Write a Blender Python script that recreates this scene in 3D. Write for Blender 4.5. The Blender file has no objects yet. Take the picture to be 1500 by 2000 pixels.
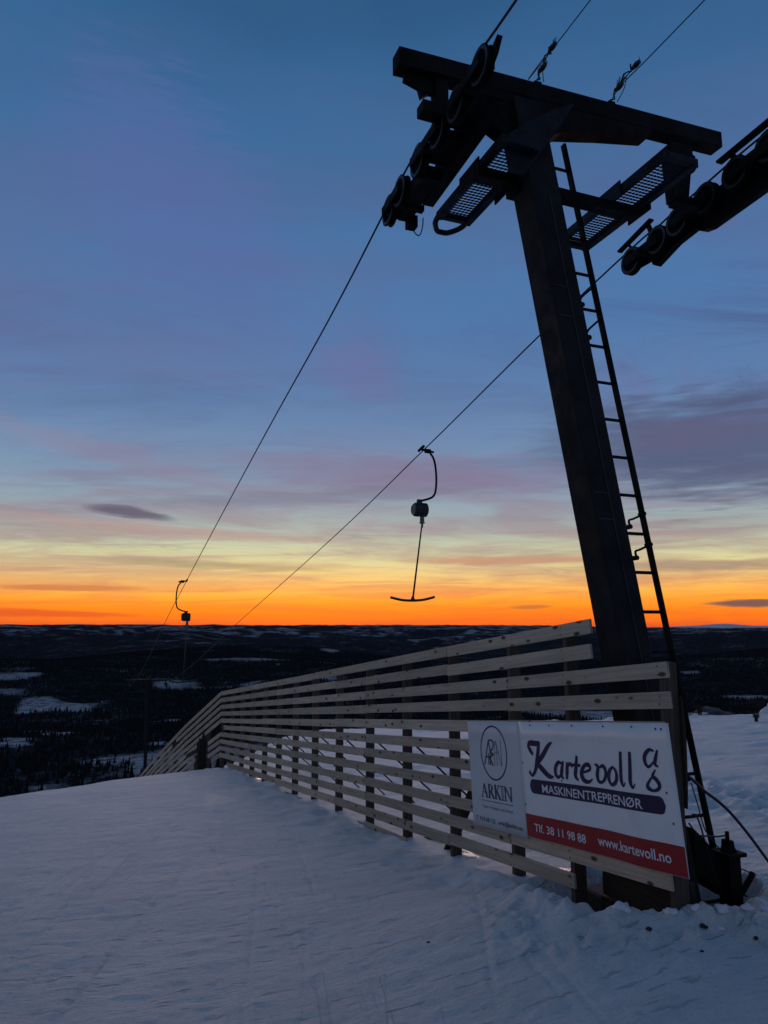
import bpy, bmesh, math, random
import numpy as np
from math import radians, sin, cos, tan, atan, atan2, sqrt, pi, hypot

random.seed(7)
RNG = np.random.default_rng(11)
scene = bpy.context.scene
COL = scene.collection

# ---------------------------------------------------------------- camera
EYE = 1.6
HAZE = 1.6e-6      # per metre
cam_d = bpy.data.cameras.new("camera")
cam_d.lens = 26.0
cam_d.sensor_width = 36.0
cam_d.sensor_fit = 'AUTO'
cam_d.clip_start = 0.05
cam_d.clip_end = 150000
cam = bpy.data.objects.new("camera", cam_d)
COL.objects.link(cam)
cam.location = (0, 0, EYE)
PITCH = atan(225 / 1444.0)
cam.rotation_euler = (pi / 2 + PITCH, 0, 0)
scene.camera = cam

# ---------------------------------------------------------------- view
scene.view_settings.view_transform = 'Standard'
scene.view_settings.look = 'None'
scene.view_settings.exposure = 0.12
scene.view_settings.gamma = 1.0
scene.view_settings.use_curve_mapping = False


def lin(r, g, b):
    def f(c):
        c /= 255.0
        return c / 12.92 if c <= 0.04045 else ((c + 0.055) / 1.055) ** 2.4
    return (f(r), f(g), f(b), 1.0)


class NT:
    """small helper to write node graphs"""
    def __init__(self, tree):
        self.t = tree
        self.L = tree.links

    def node(self, kind, **kw):
        n = self.t.nodes.new(kind)
        for k, v in kw.items():
            setattr(n, k, v)
        return n

    def put(self, sock, v):
        if hasattr(v, 'is_output') or isinstance(v, bpy.types.NodeSocket):
            self.L.new(v, sock)
        else:
            sock.default_value = v

    def math(self, op, a, b=None, c=None, clamp=False):
        n = self.node('ShaderNodeMath', operation=op)
        n.use_clamp = clamp
        self.put(n.inputs[0], a)
        if b is not None:
            self.put(n.inputs[1], b)
        if c is not None:
            self.put(n.inputs[2], c)
        return n.outputs[0]

    def smooth(self, x, a, b, lo=0.0, hi=1.0):
        n = self.node('ShaderNodeMapRange', interpolation_type='SMOOTHSTEP')
        self.put(n.inputs['Value'], x)
        n.inputs['From Min'].default_value = a
        n.inputs['From Max'].default_value = b
        n.inputs['To Min'].default_value = lo
        n.inputs['To Max'].default_value = hi
        return n.outputs[0]

    def comb(self, x, y, z):
        n = self.node('ShaderNodeCombineXYZ')
        self.put(n.inputs[0], x)
        self.put(n.inputs[1], y)
        self.put(n.inputs[2], z)
        return n.outputs[0]

    def noise(self, vec, scale, detail=4, rough=0.5, dist=0.0):
        n = self.node('ShaderNodeTexNoise')
        if vec is not None:
            self.L.new(vec, n.inputs['Vector'])
        n.inputs['Scale'].default_value = scale
        n.inputs['Detail'].default_value = detail
        n.inputs['Roughness'].default_value = rough
        n.inputs['Distortion'].default_value = dist
        return n.outputs['Fac']

    def ramp(self, fac, stops):
        n = self.node('ShaderNodeValToRGB')
        self.put(n.inputs[0], fac)
        e = n.color_ramp.elements
        while len(e) > 1:
            e.remove(e[-1])
        e[0].position = stops[0][0]
        e[0].color = stops[0][1]
        for p, c in stops[1:]:
            q = e.new(p)
            q.color = c
        return n.outputs[0]

    def mix(self, fac, a, b, mode='MIX'):
        n = self.node('ShaderNodeMix', data_type='RGBA', blend_type=mode)
        self.put(n.inputs[0], fac)
        self.put(n.inputs[6], a)
        self.put(n.inputs[7], b)
        return n.outputs[2]


# ---------------------------------------------------------------- dusk sky
SUN_AZ = radians(-4)      # clockwise from +Y; the sun has just set there
world = bpy.data.worlds.new("World")
scene.world = world
world.use_nodes = True
wt = world.node_tree
wt.nodes.clear()
w = NT(wt)
tc = w.node('ShaderNodeTexCoord').outputs['Generated']
sep = w.node('ShaderNodeSeparateXYZ')
wt.links.new(tc, sep.inputs[0])
X, Y, Z = sep.outputs
zc = w.math('MAXIMUM', Z, 0.0)
azi = w.math('ARCTAN2', X, Y)
# gently wavy bands
wav = w.noise(w.comb(w.math('MULTIPLY', azi, 1.6), w.math('MULTIPLY', Z, 7.0), 0.0), 1.0, 3)
zw = w.math('ADD', zc, w.math('MULTIPLY', w.math('SUBTRACT', wav, 0.5), w.math('MULTIPLY', zc, 0.22)))
toward = w.ramp(zw, [
    (0.000, lin(236, 88, 8)), (0.010, lin(255, 116, 10)), (0.022, lin(255, 134, 22)),
    (0.036, lin(255, 160, 46)), (0.050, lin(252, 186, 84)), (0.066, lin(236, 200, 122)),
    (0.085, lin(212, 204, 150)), (0.105, lin(190, 197, 163)), (0.13, lin(160, 174, 168)),
    (0.16, lin(138, 158, 172)), (0.20, lin(116, 142, 170)), (0.25, lin(102, 130, 167)), (0.30, lin(88, 120, 164)),
    (0.38, lin(76, 114, 162)), (0.47, lin(68, 112, 160)), (0.56, lin(58, 105, 151)),
    (0.63, lin(50, 95, 140)), (0.70, lin(42, 84, 126)), (0.80, lin(38, 76, 116)), (1.0, lin(36, 70, 106))])
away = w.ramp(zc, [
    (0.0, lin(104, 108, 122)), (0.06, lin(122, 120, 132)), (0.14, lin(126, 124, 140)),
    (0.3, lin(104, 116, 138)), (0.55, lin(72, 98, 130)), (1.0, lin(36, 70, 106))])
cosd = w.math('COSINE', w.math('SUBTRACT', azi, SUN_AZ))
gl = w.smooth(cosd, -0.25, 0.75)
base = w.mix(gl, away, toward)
# broad high cloud veils, laid out on a flat layer overhead so they foreshorten to the horizon
den = w.math('ADD', zc, 0.09)
px_ = w.math('DIVIDE', X, den)
py_ = w.math('DIVIDE', Y, den)
lay = w.comb(w.math('ADD', w.math('MULTIPLY', px_, 0.55), w.math('MULTIPLY', py_, -0.16)), w.math('MULTIPLY', py_, 0.85), 3.7)
c1 = w.noise(lay, 1.25, 10, 0.62, 0.6)
lay2 = w.comb(w.math('ADD', w.math('MULTIPLY', px_, 0.5), w.math('MULTIPLY', py_, 0.12)), w.math('MULTIPLY', py_, 1.3), 9.1)
c2 = w.noise(lay2, 2.1, 10, 0.66, 0.6)
f1 = w.smooth(c1, 0.40, 0.66)
f2 = w.smooth(c2, 0.46, 0.74)
ccol = w.ramp(zc, [
    (0.0, lin(216, 74, 26)), (0.03, lin(236, 118, 48)), (0.05, lin(216, 132, 88)), (0.07, lin(186, 138, 116)),
    (0.10, lin(164, 140, 134)), (0.14, lin(144, 132, 144)), (0.20, lin(118, 114, 142)),
    (0.30, lin(104, 102, 144)), (0.42, lin(86, 104, 148)), (0.56, lin(72, 98, 142)),
    (0.75, lin(54, 80, 120)), (1.0, lin(40, 68, 102))])
ccol_away = w.ramp(zc, [(0.0, lin(98, 98, 112)), (0.14, lin(122, 116, 132)), (0.5, lin(82, 96, 126)), (1.0, lin(40, 66, 102))])
ccol = w.mix(gl, ccol_away, ccol)
amt = w.math('MULTIPLY', f1, w.smooth(zc, 0.0, 0.16, 0.45, 0.72))
sky = w.mix(amt, base, ccol)
# thin streaks near the horizon
st = w.comb(w.math('MULTIPLY', azi, 4.0), w.math('ADD', w.math('MULTIPLY', Z, 70.0), w.math('MULTIPLY', azi, -1.2)), 1.3)
c3 = w.noise(st, 1.0, 9, 0.66, 0.55)
band = w.math('MULTIPLY', w.smooth(zc, 0.0, 0.03), w.smooth(zc, 0.13, 0.21, 1.0, 0.0))
f3 = w.math('MULTIPLY', w.smooth(c3, 0.46, 0.66), band)
sky = w.mix(w.math('MULTIPLY', f3, 0.68), sky, ccol)
st4 = w.comb(w.math('MULTIPLY', azi, 11.0), w.math('ADD', w.math('MULTIPLY', Z, 110.0), w.math('MULTIPLY', azi, 3.0)), 5.3)
c4 = w.noise(st4, 1.0, 8, 0.68, 0.7)
f4 = w.math('MULTIPLY', w.smooth(c4, 0.54, 0.74), w.math('MULTIPLY', w.smooth(zc, 0.05, 0.08), w.smooth(zc, 0.13, 0.19, 1.0, 0.0)))
sky = w.mix(w.math('MULTIPLY', f4, 0.5), sky, w.ramp(zc, [(0.05, lin(150, 130, 104)), (0.09, lin(136, 138, 128)), (0.15, lin(112, 124, 142))]))
# grey-violet undersides further up
dcol = w.ramp(zc, [(0.0, lin(150, 66, 40)), (0.05, lin(150, 92, 78)), (0.1, lin(110, 92, 112)), (0.2, lin(72, 80, 116)), (0.45, lin(66, 84, 134)), (1.0, lin(24, 44, 80))])
right = w.smooth(azi, 0.12, 0.5, 0.32, 1.0)
f2b = w.math('MULTIPLY', w.math('MULTIPLY', f2, right), w.math('MULTIPLY', w.smooth(zc, 0.1, 0.2), w.smooth(zc, 0.36, 0.5, 1.0, 0.25)))
sky = w.mix(w.math('MULTIPLY', f2b, 0.9), sky, dcol)


# single small clouds: azimuth, height (sine), half sizes, colour, strength
def lens_cloud(sky, a, zz, wa, wz, col, k, tilt=0.0, soft=0.2):
    da = w.math('SUBTRACT', azi, a)
    nz = w.noise(w.comb(w.math('MULTIPLY', azi, 14.0), w.math('MULTIPLY', Z, 120.0), a * 9), 1.0, 4)
    dz = w.math('SUBTRACT', w.math('ADD', w.math('SUBTRACT', Z, zz), w.math('MULTIPLY', da, tilt)),
                w.math('MULTIPLY', w.math('SUBTRACT', nz, 0.5), wz * 1.6))
    q = w.math('ADD', w.math('POWER', w.math('ABSOLUTE', w.math('DIVIDE', da, wa)), 2.0),
               w.math('POWER', w.math('ABSOLUTE', w.math('DIVIDE', dz, wz)), 2.0))
    f = w.smooth(q, soft, 1.2, k, 0.0)
    return w.mix(f, sky, col)


sky = lens_cloud(sky, -0.334, 0.1445, 0.060, 0.0075, lin(84, 80, 104), 0.85, 0.10)
sky = lens_cloud(sky, 0.455, 0.0290, 0.055, 0.0052, lin(92, 76, 84), 0.9, 0.0)
sky = lens_cloud(sky, 0.195, 0.0265, 0.030, 0.0030, lin(176, 104, 60), 0.7, 0.0)
sky = lens_cloud(sky, -0.43, 0.0165, 0.13, 0.0055, lin(222, 84, 34), 0.8, 0.02)
sky = lens_cloud(sky, -0.40, 0.0480, 0.10, 0.0050, lin(190, 110, 74), 0.7, 0.0)
sky = lens_cloud(sky, -0.035, 0.335, 0.075, 0.045, lin(108, 100, 148), 0.34, 0.3, 0.0)
sky = lens_cloud(sky, -0.30, 0.50, 0.20, 0.12, lin(86, 100, 156), 0.5, 0.3, 0.0)
sky = lens_cloud(sky, 0.43, 0.222, 0.24, 0.075, lin(74, 82, 114), 0.85, 0.05, 0.0)
sky = lens_cloud(sky, 0.42, 0.238, 0.12, 0.022, lin(94, 88, 118), 0.45, 0.0, 0.0)
sky = lens_cloud(sky, 0.05, 0.205, 0.30, 0.030, lin(122, 108, 138), 0.6, 0.05, 0.0)
sky = lens_cloud(sky, -0.10, 0.172, 0.24, 0.014, lin(104, 106, 132), 0.5, -0.06, 0.0)
sky = lens_cloud(sky, -0.36, 0.215, 0.22, 0.018, lin(136, 124, 148), 0.35, 0.20, 0.0)
sky = lens_cloud(sky, -0.30, 0.125, 0.26, 0.010, lin(170, 140, 136), 0.6, 0.05, 0.0)
sky = lens_cloud(sky, 0.40, 0.076, 0.16, 0.009, lin(146, 116, 112), 0.7, 0.0, 0.0)
sky = lens_cloud(sky, 0.16, 0.088, 0.16, 0.007, lin(186, 124, 100), 0.6, 0.0, 0.0)
sky = lens_cloud(sky, -0.22, 0.080, 0.18, 0.006, lin(150, 140, 104), 0.6, 0.03, 0.0)
# a weak physical sky under it, sun just at the horizon
nish = w.node('ShaderNodeTexSky', sky_type='NISHITA')
nish.sun_disc = False
nish.sun_elevation = radians(1.5)
nish.sun_rotation = SUN_AZ
below = w.smooth(Z, -0.02, 0.0)
sky = w.mix(below, lin(20, 22, 34), sky)
bg1 = w.node('ShaderNodeBackground')
wt.links.new(sky, bg1.inputs[0])
bg1.inputs[1].default_value = 1.0
bg2 = w.node('ShaderNodeBackground')
wt.links.new(nish.outputs[0], bg2.inputs[0])
bg2.inputs[1].default_value = 0.004
add = w.node('ShaderNodeAddShader')
wt.links.new(bg1.outputs[0], add.inputs[0])
wt.links.new(bg2.outputs[0], add.inputs[1])
wo = w.node('ShaderNodeOutputWorld')
wt.links.new(add.outputs[0], wo.inputs[0])

sun_d = bpy.data.lights.new("sun", 'SUN')
sun_d.energy = 0.55
sun_d.angle = radians(40)
sun_d.color = (1.0, 0.72, 0.62)
sun = bpy.data.objects.new("sun", sun_d)
COL.objects.link(sun)
sun.rotation_euler = (radians(90 - 7.0), 0, pi - SUN_AZ)

# ---------------------------------------------------------------- frame of the lift line
# u runs downhill along the lift and the fence, v to the right of it, z up from eye level
AZ = radians(-21.2)
HX, HY = sin(AZ), cos(AZ)
NX, NY = cos(AZ), -sin(AZ)
VF = 3.1944                      # the fence stands in the plane v = VF


def W(u, v, z):
    return (u * HX + v * NX, u * HY + v * NY, z + EYE)


# ---------------------------------------------------------------- noise for the landforms
def _hash(ix, iy, seed):
    h = (ix.astype(np.int64) * 374761393 + iy.astype(np.int64) * 668265263 + seed * 2147483647) & 0xffffffff
    h = ((h ^ (h >> 13)) * 1274126177) & 0xffffffff
    h = h ^ (h >> 16)
    return (h & 0xffff) / 65535.0


def vnoise(x, y, seed=0):
    ix, iy = np.floor(x), np.floor(y)
    fx, fy = x - ix, y - iy
    fx = fx * fx * fx * (fx * (fx * 6 - 15) + 10)
    fy = fy * fy * fy * (fy * (fy * 6 - 15) + 10)
    a = _hash(ix, iy, seed)
    b = _hash(ix + 1, iy, seed)
    c = _hash(ix, iy + 1, seed)
    d = _hash(ix + 1, iy + 1, seed)
    return (a + (b - a) * fx + (c - a) * fy + (a - b - c + d) * fx * fy) * 2 - 1


def fbm(x, y, o=4, seed=0, g=0.5):
    s = 0
    a = 1.0
    for i in range(o):
        ca, sa = cos(i * 1.3), sin(i * 1.3)
        s = s + a * vnoise((x * ca - y * sa) * 2 ** i, (x * sa + y * ca) * 2 ** i, seed + i)
        a *= g
    return s


def sstep(x, a, b):
    t = np.clip((x - a) / (b - a), 0, 1)
    return t * t * (3 - 2 * t)


PIT = np.array([(5.30, 3.05), (4.85, 2.88), (4.02, 2.76), (3.72, 2.92), (3.62, 3.27), (3.54, 3.42), (3.50, 3.60), (3.66, 3.88), (4.05, 4.40), (4.6, 4.45), (5.1, 3.8)])


def pit_distance(u, v):
    """signed distance to the hollow round the tower foot, positive inside"""
    n = len(PIT)
    d = np.full(u.shape, 1e9)
    inside = np.zeros(u.shape, bool)
    for i in range(n):
        a, b = PIT[i], PIT[(i + 1) % n]
        e = b - a
        wx, wy = u - a[0], v - a[1]
        t = np.clip((wx * e[0] + wy * e[1]) / (e @ e), 0, 1)
        d = np.minimum(d, np.hypot(wx - t * e[0], wy - t * e[1]))
        c = ((a[1] > v) != (b[1] > v)) & (u < (b[0] - a[0]) * (v - a[1]) / (b[1] - a[1] + 1e-12) + a[0])
        inside ^= c
    return np.where(inside, d, -d)


def ground(u, v):
    """height of the land below eye level, large shapes only"""
    uc = np.interp(v, [-40, -6, -1.4, 1.0, 3.2, 4.5, 8, 11, 27, 60], [8, 13, 17.3, 19.6, 20.3, 23, 33, 38, 32, 28])
    ue = np.where(u < -40, -40 + (u + 40) * 0.02, u)
    z = -1.53 - 0.094 * ue
    d = np.maximum(u - uc, np.maximum((v - 55) * 0.8, (-v - 24) * 0.8))
    sp = lambda q, wd: (np.sqrt(q * q + wd * wd) + q) / 2
    z = z - 0.25 * sp(d, 2.2) + 0.12 * sp(d - 12, 5.0)
    z = z + 0.235 * np.exp(-((u - 4.1) / 1.35) ** 2 - ((v - 3.3) / 1.15) ** 2)
    r = np.hypot(u, v)
    az = np.degrees(np.arctan2(u * HX + v * NX, u * HY + v * NY))
    lr = sstep(np.log(np.maximum(r, 1)), math.log(6500), math.log(24000))
    farz = 15 - 95 * sstep(az, 8, 24)
    floor = -165 + (165 + farz) * lr
    x, y = u * HX + v * NX, u * HY + v * NY
    amp = sstep(np.log(np.maximum(r, 1)), math.log(500), math.log(6000))
    hills = (0.12 + 0.88 * amp) * (100 * (1 - 1.8 * np.abs(fbm(x / 3000, y / 3000, 3, 3))) + 24 * fbm(x / 750, y / 750, 3, 9)) * (1 - 0.45 * lr)
    hills = hills + 4.0 * fbm(x / 130, y / 130, 3, 21) * sstep(r, 80, 500)
    far = floor + hills
    k = 9.0
    m = np.maximum(z, far)
    z2 = m + k * np.log(np.exp((z - m) / k) + np.exp((far - m) / k)) - k * np.exp(-np.abs(z - far) / k) * 0
    out = np.where(r < 130, z, z2)
    t = sstep(r, 110, 150)
    return z * (1 - t) + z2 * t if True else out


def uv_of(x, y):
    return x * HX + y * HY, x * NX + y * NY


CLEAR = [(-25.8, 1060, 1.6, 60), (-22.8, 1180, 1.5, 28), (-15.8, 1330, 1.2, 30), (-19.8, 880, 1.1, 22), (-17.6, 800, 0.7, 30),
         (-21.2, 690, 2.2, 16), (-18.2, 735, 0.8, 26), (-25.5, 620, 2.0, 16), (-16.3, 980, 0.8, 20), (-8.1, 2150, 0.4, 60), (-23.6, 760, 1.0, 14), (-19.2, 650, 0.7, 12),
         (-4.0, 3600, 0.9, 130), (3.0, 4200, 1.0, 150), (9.5, 2900, 0.8, 110), (25.0, 1900, 1.0, 50), (22, 2500, 0.8, 60), (1.2, 2300, 0.6, 50)]


def forest_mask(x, y, z):
    """1 = forest, 0 = open snow"""
    r = np.hypot(x, y)
    az = np.degrees(np.arctan2(x, y))
    q = fbm(x / 420, y / 420, 4, 40, 0.6) + 0.35 * fbm(x / 1900, y / 1900, 3, 55)
    hill = fbm(x / 1300 + 4, y / 1300, 4, 77, 0.6)
    t = sstep(r, 1800, 4500)
    fine = fbm(x / 160, y / 160, 3, 91, 0.65)
    q = q * (1 - t) + (hill * 0.55 + 0.45 * fine + 0.004 * (z + 130)) * t
    m = 1 - sstep(q, 0.82, 1.25) * (1 - t) - 0.9 * sstep(q, 0.18, 0.95) * t
    wob = 0.45 * fbm(x / 90, y / 90, 3, 60) + 0.3 * fbm(x / 30, y / 30, 2, 61)
    for a, rr, wa, wr in CLEAR:
        e = ((az - a) / wa) ** 2 + ((r - rr) / wr) ** 2
        m = np.minimum(m, sstep(e + 1.5 * wob, 0.15, 1.25))
    w_ = 0.35 * fbm(x / 40, y / 40, 3, 62)
    u, v = uv_of(x, y)
    m = np.where(r < 420, np.maximum(m, 0.0) * sstep(r + 25 * w_, 75, 110), m)
    run = np.exp(-((v - 8 + 0.05 * u) / 9.0) ** 2) * (1 - sstep(r, 300, 420))
    m = m * (1 - sstep(run + 0.2 * w_, 0.4, 0.6))
    return m


# ---------------------------------------------------------------- materials
def new_mat(name):
    m = bpy.data.materials.new(name)
    m.use_nodes = True
    t = NT(m.node_tree)
    return m, t, m.node_tree.nodes['Principled BSDF']


def simple(name, col, rough=0.6, metal=0.0, var=0.25, scale=9.0, bump=0.0, spec=0.5):
    m, t, b = new_mat(name)
    oc = t.node('ShaderNodeTexCoord').outputs['Object']
    n = t.noise(oc, scale, 6, 0.6)
    dark = tuple(c * (1 - var) for c in col[:3]) + (1,)
    lite = tuple(min(1, c * (1 + var)) for c in col[:3]) + (1,)
    t.L.new(t.mix(n, dark, lite), b.inputs['Base Color'])
    b.inputs['Roughness'].default_value = rough
    b.inputs['Metallic'].default_value = metal
    b.inputs['Specular IOR Level'].default_value = spec
    if bump:
        bn = t.node('ShaderNodeBump')
        bn.inputs['Strength'].default_value = bump
        bn.inputs['Distance'].default_value = 0.01
        t.L.new(t.noise(oc, scale * 4, 5, 0.6), bn.inputs['Height'])
        t.L.new(bn.outputs[0], b.inputs['Normal'])
    return m


def steel_mat(name, col, rust, rough=0.5):
    m, t, b = new_mat(name)
    oc = t.node('ShaderNodeTexCoord').outputs['Object']
    n = t.noise(oc, 5.0, 8, 0.65)
    f = t.smooth(n, 0.5, 0.72)
    t.L.new(t.mix(f, col, rust), b.inputs['Base Color'])
    t.L.new(t.smooth(n, 0.3, 0.7, rough - 0.1, rough + 0.25), b.inputs['Roughness'])
    b.inputs['Specular IOR Level'].default_value = 0.15
    bn = t.node('ShaderNodeBump')
    bn.inputs['Strength'].default_value = 0.2
    bn.inputs['Distance'].default_value = 0.004
    t.L.new(t.noise(oc, 60.0, 4, 0.6), bn.inputs['Height'])
    t.L.new(bn.outputs[0], b.inputs['Normal'])
    return m


M_STEEL = steel_mat('dark_steel', (0.011, 0.013, 0.015, 1), (0.013, 0.012, 0.012, 1), 0.6)
M_SEAM = steel_mat('bare_weld', (0.035, 0.038, 0.044, 1), (0.02, 0.02, 0.02, 1), 0.5)
M_ARM = steel_mat('black_steel', (0.004, 0.004, 0.005, 1), (0.008, 0.006, 0.005, 1), 0.65)
M_GALV = steel_mat('galvanised_steel', (0.012, 0.015, 0.024, 1), (0.008, 0.009, 0.012, 1), 0.5)
M_RUBBER = simple('worn_rubber', (0.006, 0.006, 0.0065), 0.85, spec=0.1)
M_ROPE = simple('steel_rope', (0.018, 0.018, 0.02), 0.55, 0.3, 0.4, 200)
M_REEL = simple('grey_plastic_reel', (0.13, 0.135, 0.145), 0.5, 0, 0.3, 14)
M_REELD = simple('dark_reel_case', (0.012, 0.012, 0.014), 0.6, 0, 0.3, 14)
M_TBAR = simple('black_plastic', (0.015, 0.015, 0.016), 0.5)
M_CONC = simple('dark_concrete', (0.035, 0.032, 0.03), 0.85, 0, 0.5, 6, 0.5)  # concrete with a very dark base colour
M_HOSE = simple('black_hose', (0.012, 0.012, 0.014), 0.45)
M_DIRT = simple('dark_soil', (0.03, 0.024, 0.02), 0.95, 0, 0.5, 40, 0.6)
M_SHRUB = simple('dark_twigs', (0.02, 0.017, 0.015), 0.9)
M_ROCK = simple('dark_rock', (0.05, 0.048, 0.05), 0.9, 0, 0.4, 2, 0.6)


def wood_mat(name, a, b2, knots=True, rough=0.75):
    m, t, b = new_mat(name)
    uv = t.node('ShaderNodeUVMap').outputs[0]
    oi = t.node('ShaderNodeObjectInfo').outputs['Random']
    sp = t.node('ShaderNodeSeparateXYZ')
    t.L.new(uv, sp.inputs[0])
    U, V = sp.outputs[0], sp.outputs[1]
    off = t.math('MULTIPLY', oi, 37.0)
    vec = t.comb(t.math('ADD', t.math('MULTIPLY', U, 1.6), off), t.math('MULTIPLY', V, 42.0), off)
    grain = t.noise(vec, 1.0, 6, 0.65, 0.6)
    vec2 = t.comb(t.math('ADD', t.math('MULTIPLY', U, 1.1), off), t.math('MULTIPLY', V, 3.0), off)
    blot = t.noise(vec2, 1.0, 4, 0.6)
    c = t.mix(t.smooth(grain, 0.3, 0.7), a, b2)
    c = t.mix(t.smooth(blot, 0.42, 0.72, 0.0, 0.5), c, tuple(q * 0.55 for q in a[:3]) + (1,))
    tone = t.math('ADD', 0.80, t.math('MULTIPLY', oi, 0.36))
    tn = t.node('ShaderNodeMix', data_type='RGBA', blend_type='MULTIPLY')
    tn.inputs[0].default_value = 1.0
    t.L.new(c, tn.inputs[6])
    gray = t.comb(tone, tone, tone)
    t.L.new(gray, tn.inputs[7])
    c = tn.outputs[2]
    if knots:
        vo = t.node('ShaderNodeTexVoronoi')
        t.L.new(t.comb(t.math('ADD', t.math('MULTIPLY', U, 4.6), off), t.math('MULTIPLY', V, 11.0), off), vo.inputs['Vector'])
        vo.inputs['Scale'].default_value = 1.0
        vo.inputs['Randomness'].default_value = 1.0
        k = t.smooth(vo.outputs['Distance'], 0.12, 0.22, 1.0, 0.0)
        c = t.mix(t.math('MULTIPLY', k, 0.92), c, (0.035, 0.02, 0.012, 1))
    t.L.new(c, b.inputs['Base Color'])
    b.inputs['Roughness'].default_value = rough
    b.inputs['Specular IOR Level'].default_value = 0.25
    bn = t.node('ShaderNodeBump')
    bn.inputs['Strength'].default_value = 0.35
    bn.inputs['Distance'].default_value = 0.003
    t.L.new(grain, bn.inputs['Height'])
    t.L.new(bn.outputs[0], b.inputs['Normal'])
    return m


M_BOARD = wood_mat('pale_softwood', (0.53, 0.455, 0.345, 1), (0.36, 0.305, 0.23, 1))
M_POST = wood_mat('shaded_post', (0.10, 0.080, 0.062, 1), (0.05, 0.040, 0.032, 1), False)  # post wood darkened, the shade behind the boards put into its colour
M_OLD = wood_mat('old_dark_timber', (0.045, 0.035, 0.028, 1), (0.02, 0.016, 0.012, 1), False)


def snow_mat():
    m, t, b = new_mat('packed_snow')
    oc = t.node('ShaderNodeTexCoord').outputs['Object']
    mp = t.node('ShaderNodeMapping')
    mp.inputs['Rotation'].default_value = (0, 0, AZ)
    t.L.new(oc, mp.inputs['Vector'])
    s = t.node('ShaderNodeSeparateXYZ')
    t.L.new(mp.outputs[0], s.inputs[0])
    A, B = s.outputs[0], s.outputs[1]          # A across the piste, B down it
    fine = t.noise(t.comb(t.math('MULTIPLY', A, 6.0), t.math('MULTIPLY', B, 26.0), 0.0), 1.0, 6, 0.65, 0.1)
    grit = t.noise(oc, 48.0, 7, 0.75)
    mid = t.noise(t.comb(t.math('MULTIPLY', A, 1.1), t.math('MULTIPLY', B, 2.6), 2.0), 1.0, 5, 0.55, 0.0)
    # scallops: short wind-cut crescents, icy tint and relief shade put into the colour
    sc = t.smooth(t.noise(t.comb(t.math('MULTIPLY', A, 3.4), t.math('MULTIPLY', B, 20.0), 5.0), 1.0, 3, 0.45, 0.25), 0.62, 0.69)
    # ski tracks: long thin lines running down the piste
    def tracks(freq, ang, seed, lo, hi):
        c = t.math('ADD', t.math('MULTIPLY', A, freq), t.math('ADD', t.math('MULTIPLY', B, freq * ang),
                   t.math('MULTIPLY', t.noise(t.comb(t.math('MULTIPLY', A, .2), t.math('MULTIPLY', B, .18), seed), 1.0, 2), 0.9)))
        n = t.noise(t.comb(c, t.math('MULTIPLY', B, 0.30), seed), 1.0, 3, 0.6)
        return t.smooth(n, lo, hi)
    tr = t.math('MAXIMUM', tracks(26.0, -0.24, 1.0, 0.55, 0.70), tracks(21.0, -0.38, 7.0, 0.58, 0.72))
    tr = t.math('MULTIPLY', tr, t.smooth(t.noise(t.comb(t.math('MULTIPLY', A, .5), t.math('MULTIPLY', B, .35), 12.0), 1.0, 2), 0.45, 0.66))
    tr = t.math('MULTIPLY', tr, t.math('MULTIPLY', t.smooth(A, 1.2, 2.4, 1.0, 0.0), t.smooth(B, 7.0, 13.0, 1.0, 0.0)))
    hgt = t.math('ADD', t.math('MULTIPLY', fine, 0.55), t.math('ADD', t.math('MULTIPLY', mid, 0.45), t.math('MULTIPLY', grit, 0.34)))
    hgt = t.math('SUBTRACT', hgt, t.math('MULTIPLY', sc, 0.45))
    hgt = t.math('SUBTRACT', hgt, t.math('MULTIPLY', tr, 0.22))
    bn = t.node('ShaderNodeBump')
    bn.inputs['Strength'].default_value = 1.0
    bn.inputs['Distance'].default_value = 0.048
    t.L.new(hgt, bn.inputs['Height'])
    t.L.new(bn.outputs[0], b.inputs['Normal'])
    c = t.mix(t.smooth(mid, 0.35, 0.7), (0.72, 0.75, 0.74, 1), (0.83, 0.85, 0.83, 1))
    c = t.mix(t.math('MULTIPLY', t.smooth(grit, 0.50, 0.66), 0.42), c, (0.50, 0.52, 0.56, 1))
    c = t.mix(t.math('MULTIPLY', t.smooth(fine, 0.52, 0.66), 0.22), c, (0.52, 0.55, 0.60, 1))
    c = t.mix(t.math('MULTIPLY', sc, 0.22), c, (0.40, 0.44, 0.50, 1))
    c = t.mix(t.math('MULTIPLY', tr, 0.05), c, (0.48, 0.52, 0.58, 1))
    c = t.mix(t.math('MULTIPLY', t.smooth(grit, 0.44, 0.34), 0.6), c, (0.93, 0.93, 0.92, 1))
    t.L.new(c, b.inputs['Base Color'])
    # blown ice patches are smoother
    ice = t.smooth(t.noise(oc, 0.55, 4, 0.6, 0.4), 0.55, 0.72)
    t.L.new(t.smooth(ice, 0.0, 1.0, 0.62, 0.52), b.inputs['Roughness'])
    b.inputs['Specular IOR Level'].default_value = 0.35
    return m


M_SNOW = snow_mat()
M_CLUMP = simple('loose_snow', (0.74, 0.75, 0.79), 0.7, 0, 0.1, 20, 0.6)


def ice_mat():
    m, t, b = new_mat('glazed_ice')
    oc = t.node('ShaderNodeTexCoord').outputs['Object']
    b.inputs['Base Color'].default_value = (0.42, 0.46, 0.52, 1)
    b.inputs['Roughness'].default_value = 0.12
    b.inputs['Specular IOR Level'].default_value = 0.9
    bn = t.node('ShaderNodeBump')
    bn.inputs['Strength'].default_value = 0.8
    bn.inputs['Distance'].default_value = 0.02
    t.L.new(t.noise(oc, 14.0, 4, 0.55, 0.8), bn.inputs['Height'])
    t.L.new(bn.outputs[0], b.inputs['Normal'])
    return m


M_ICE = ice_mat()


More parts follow.
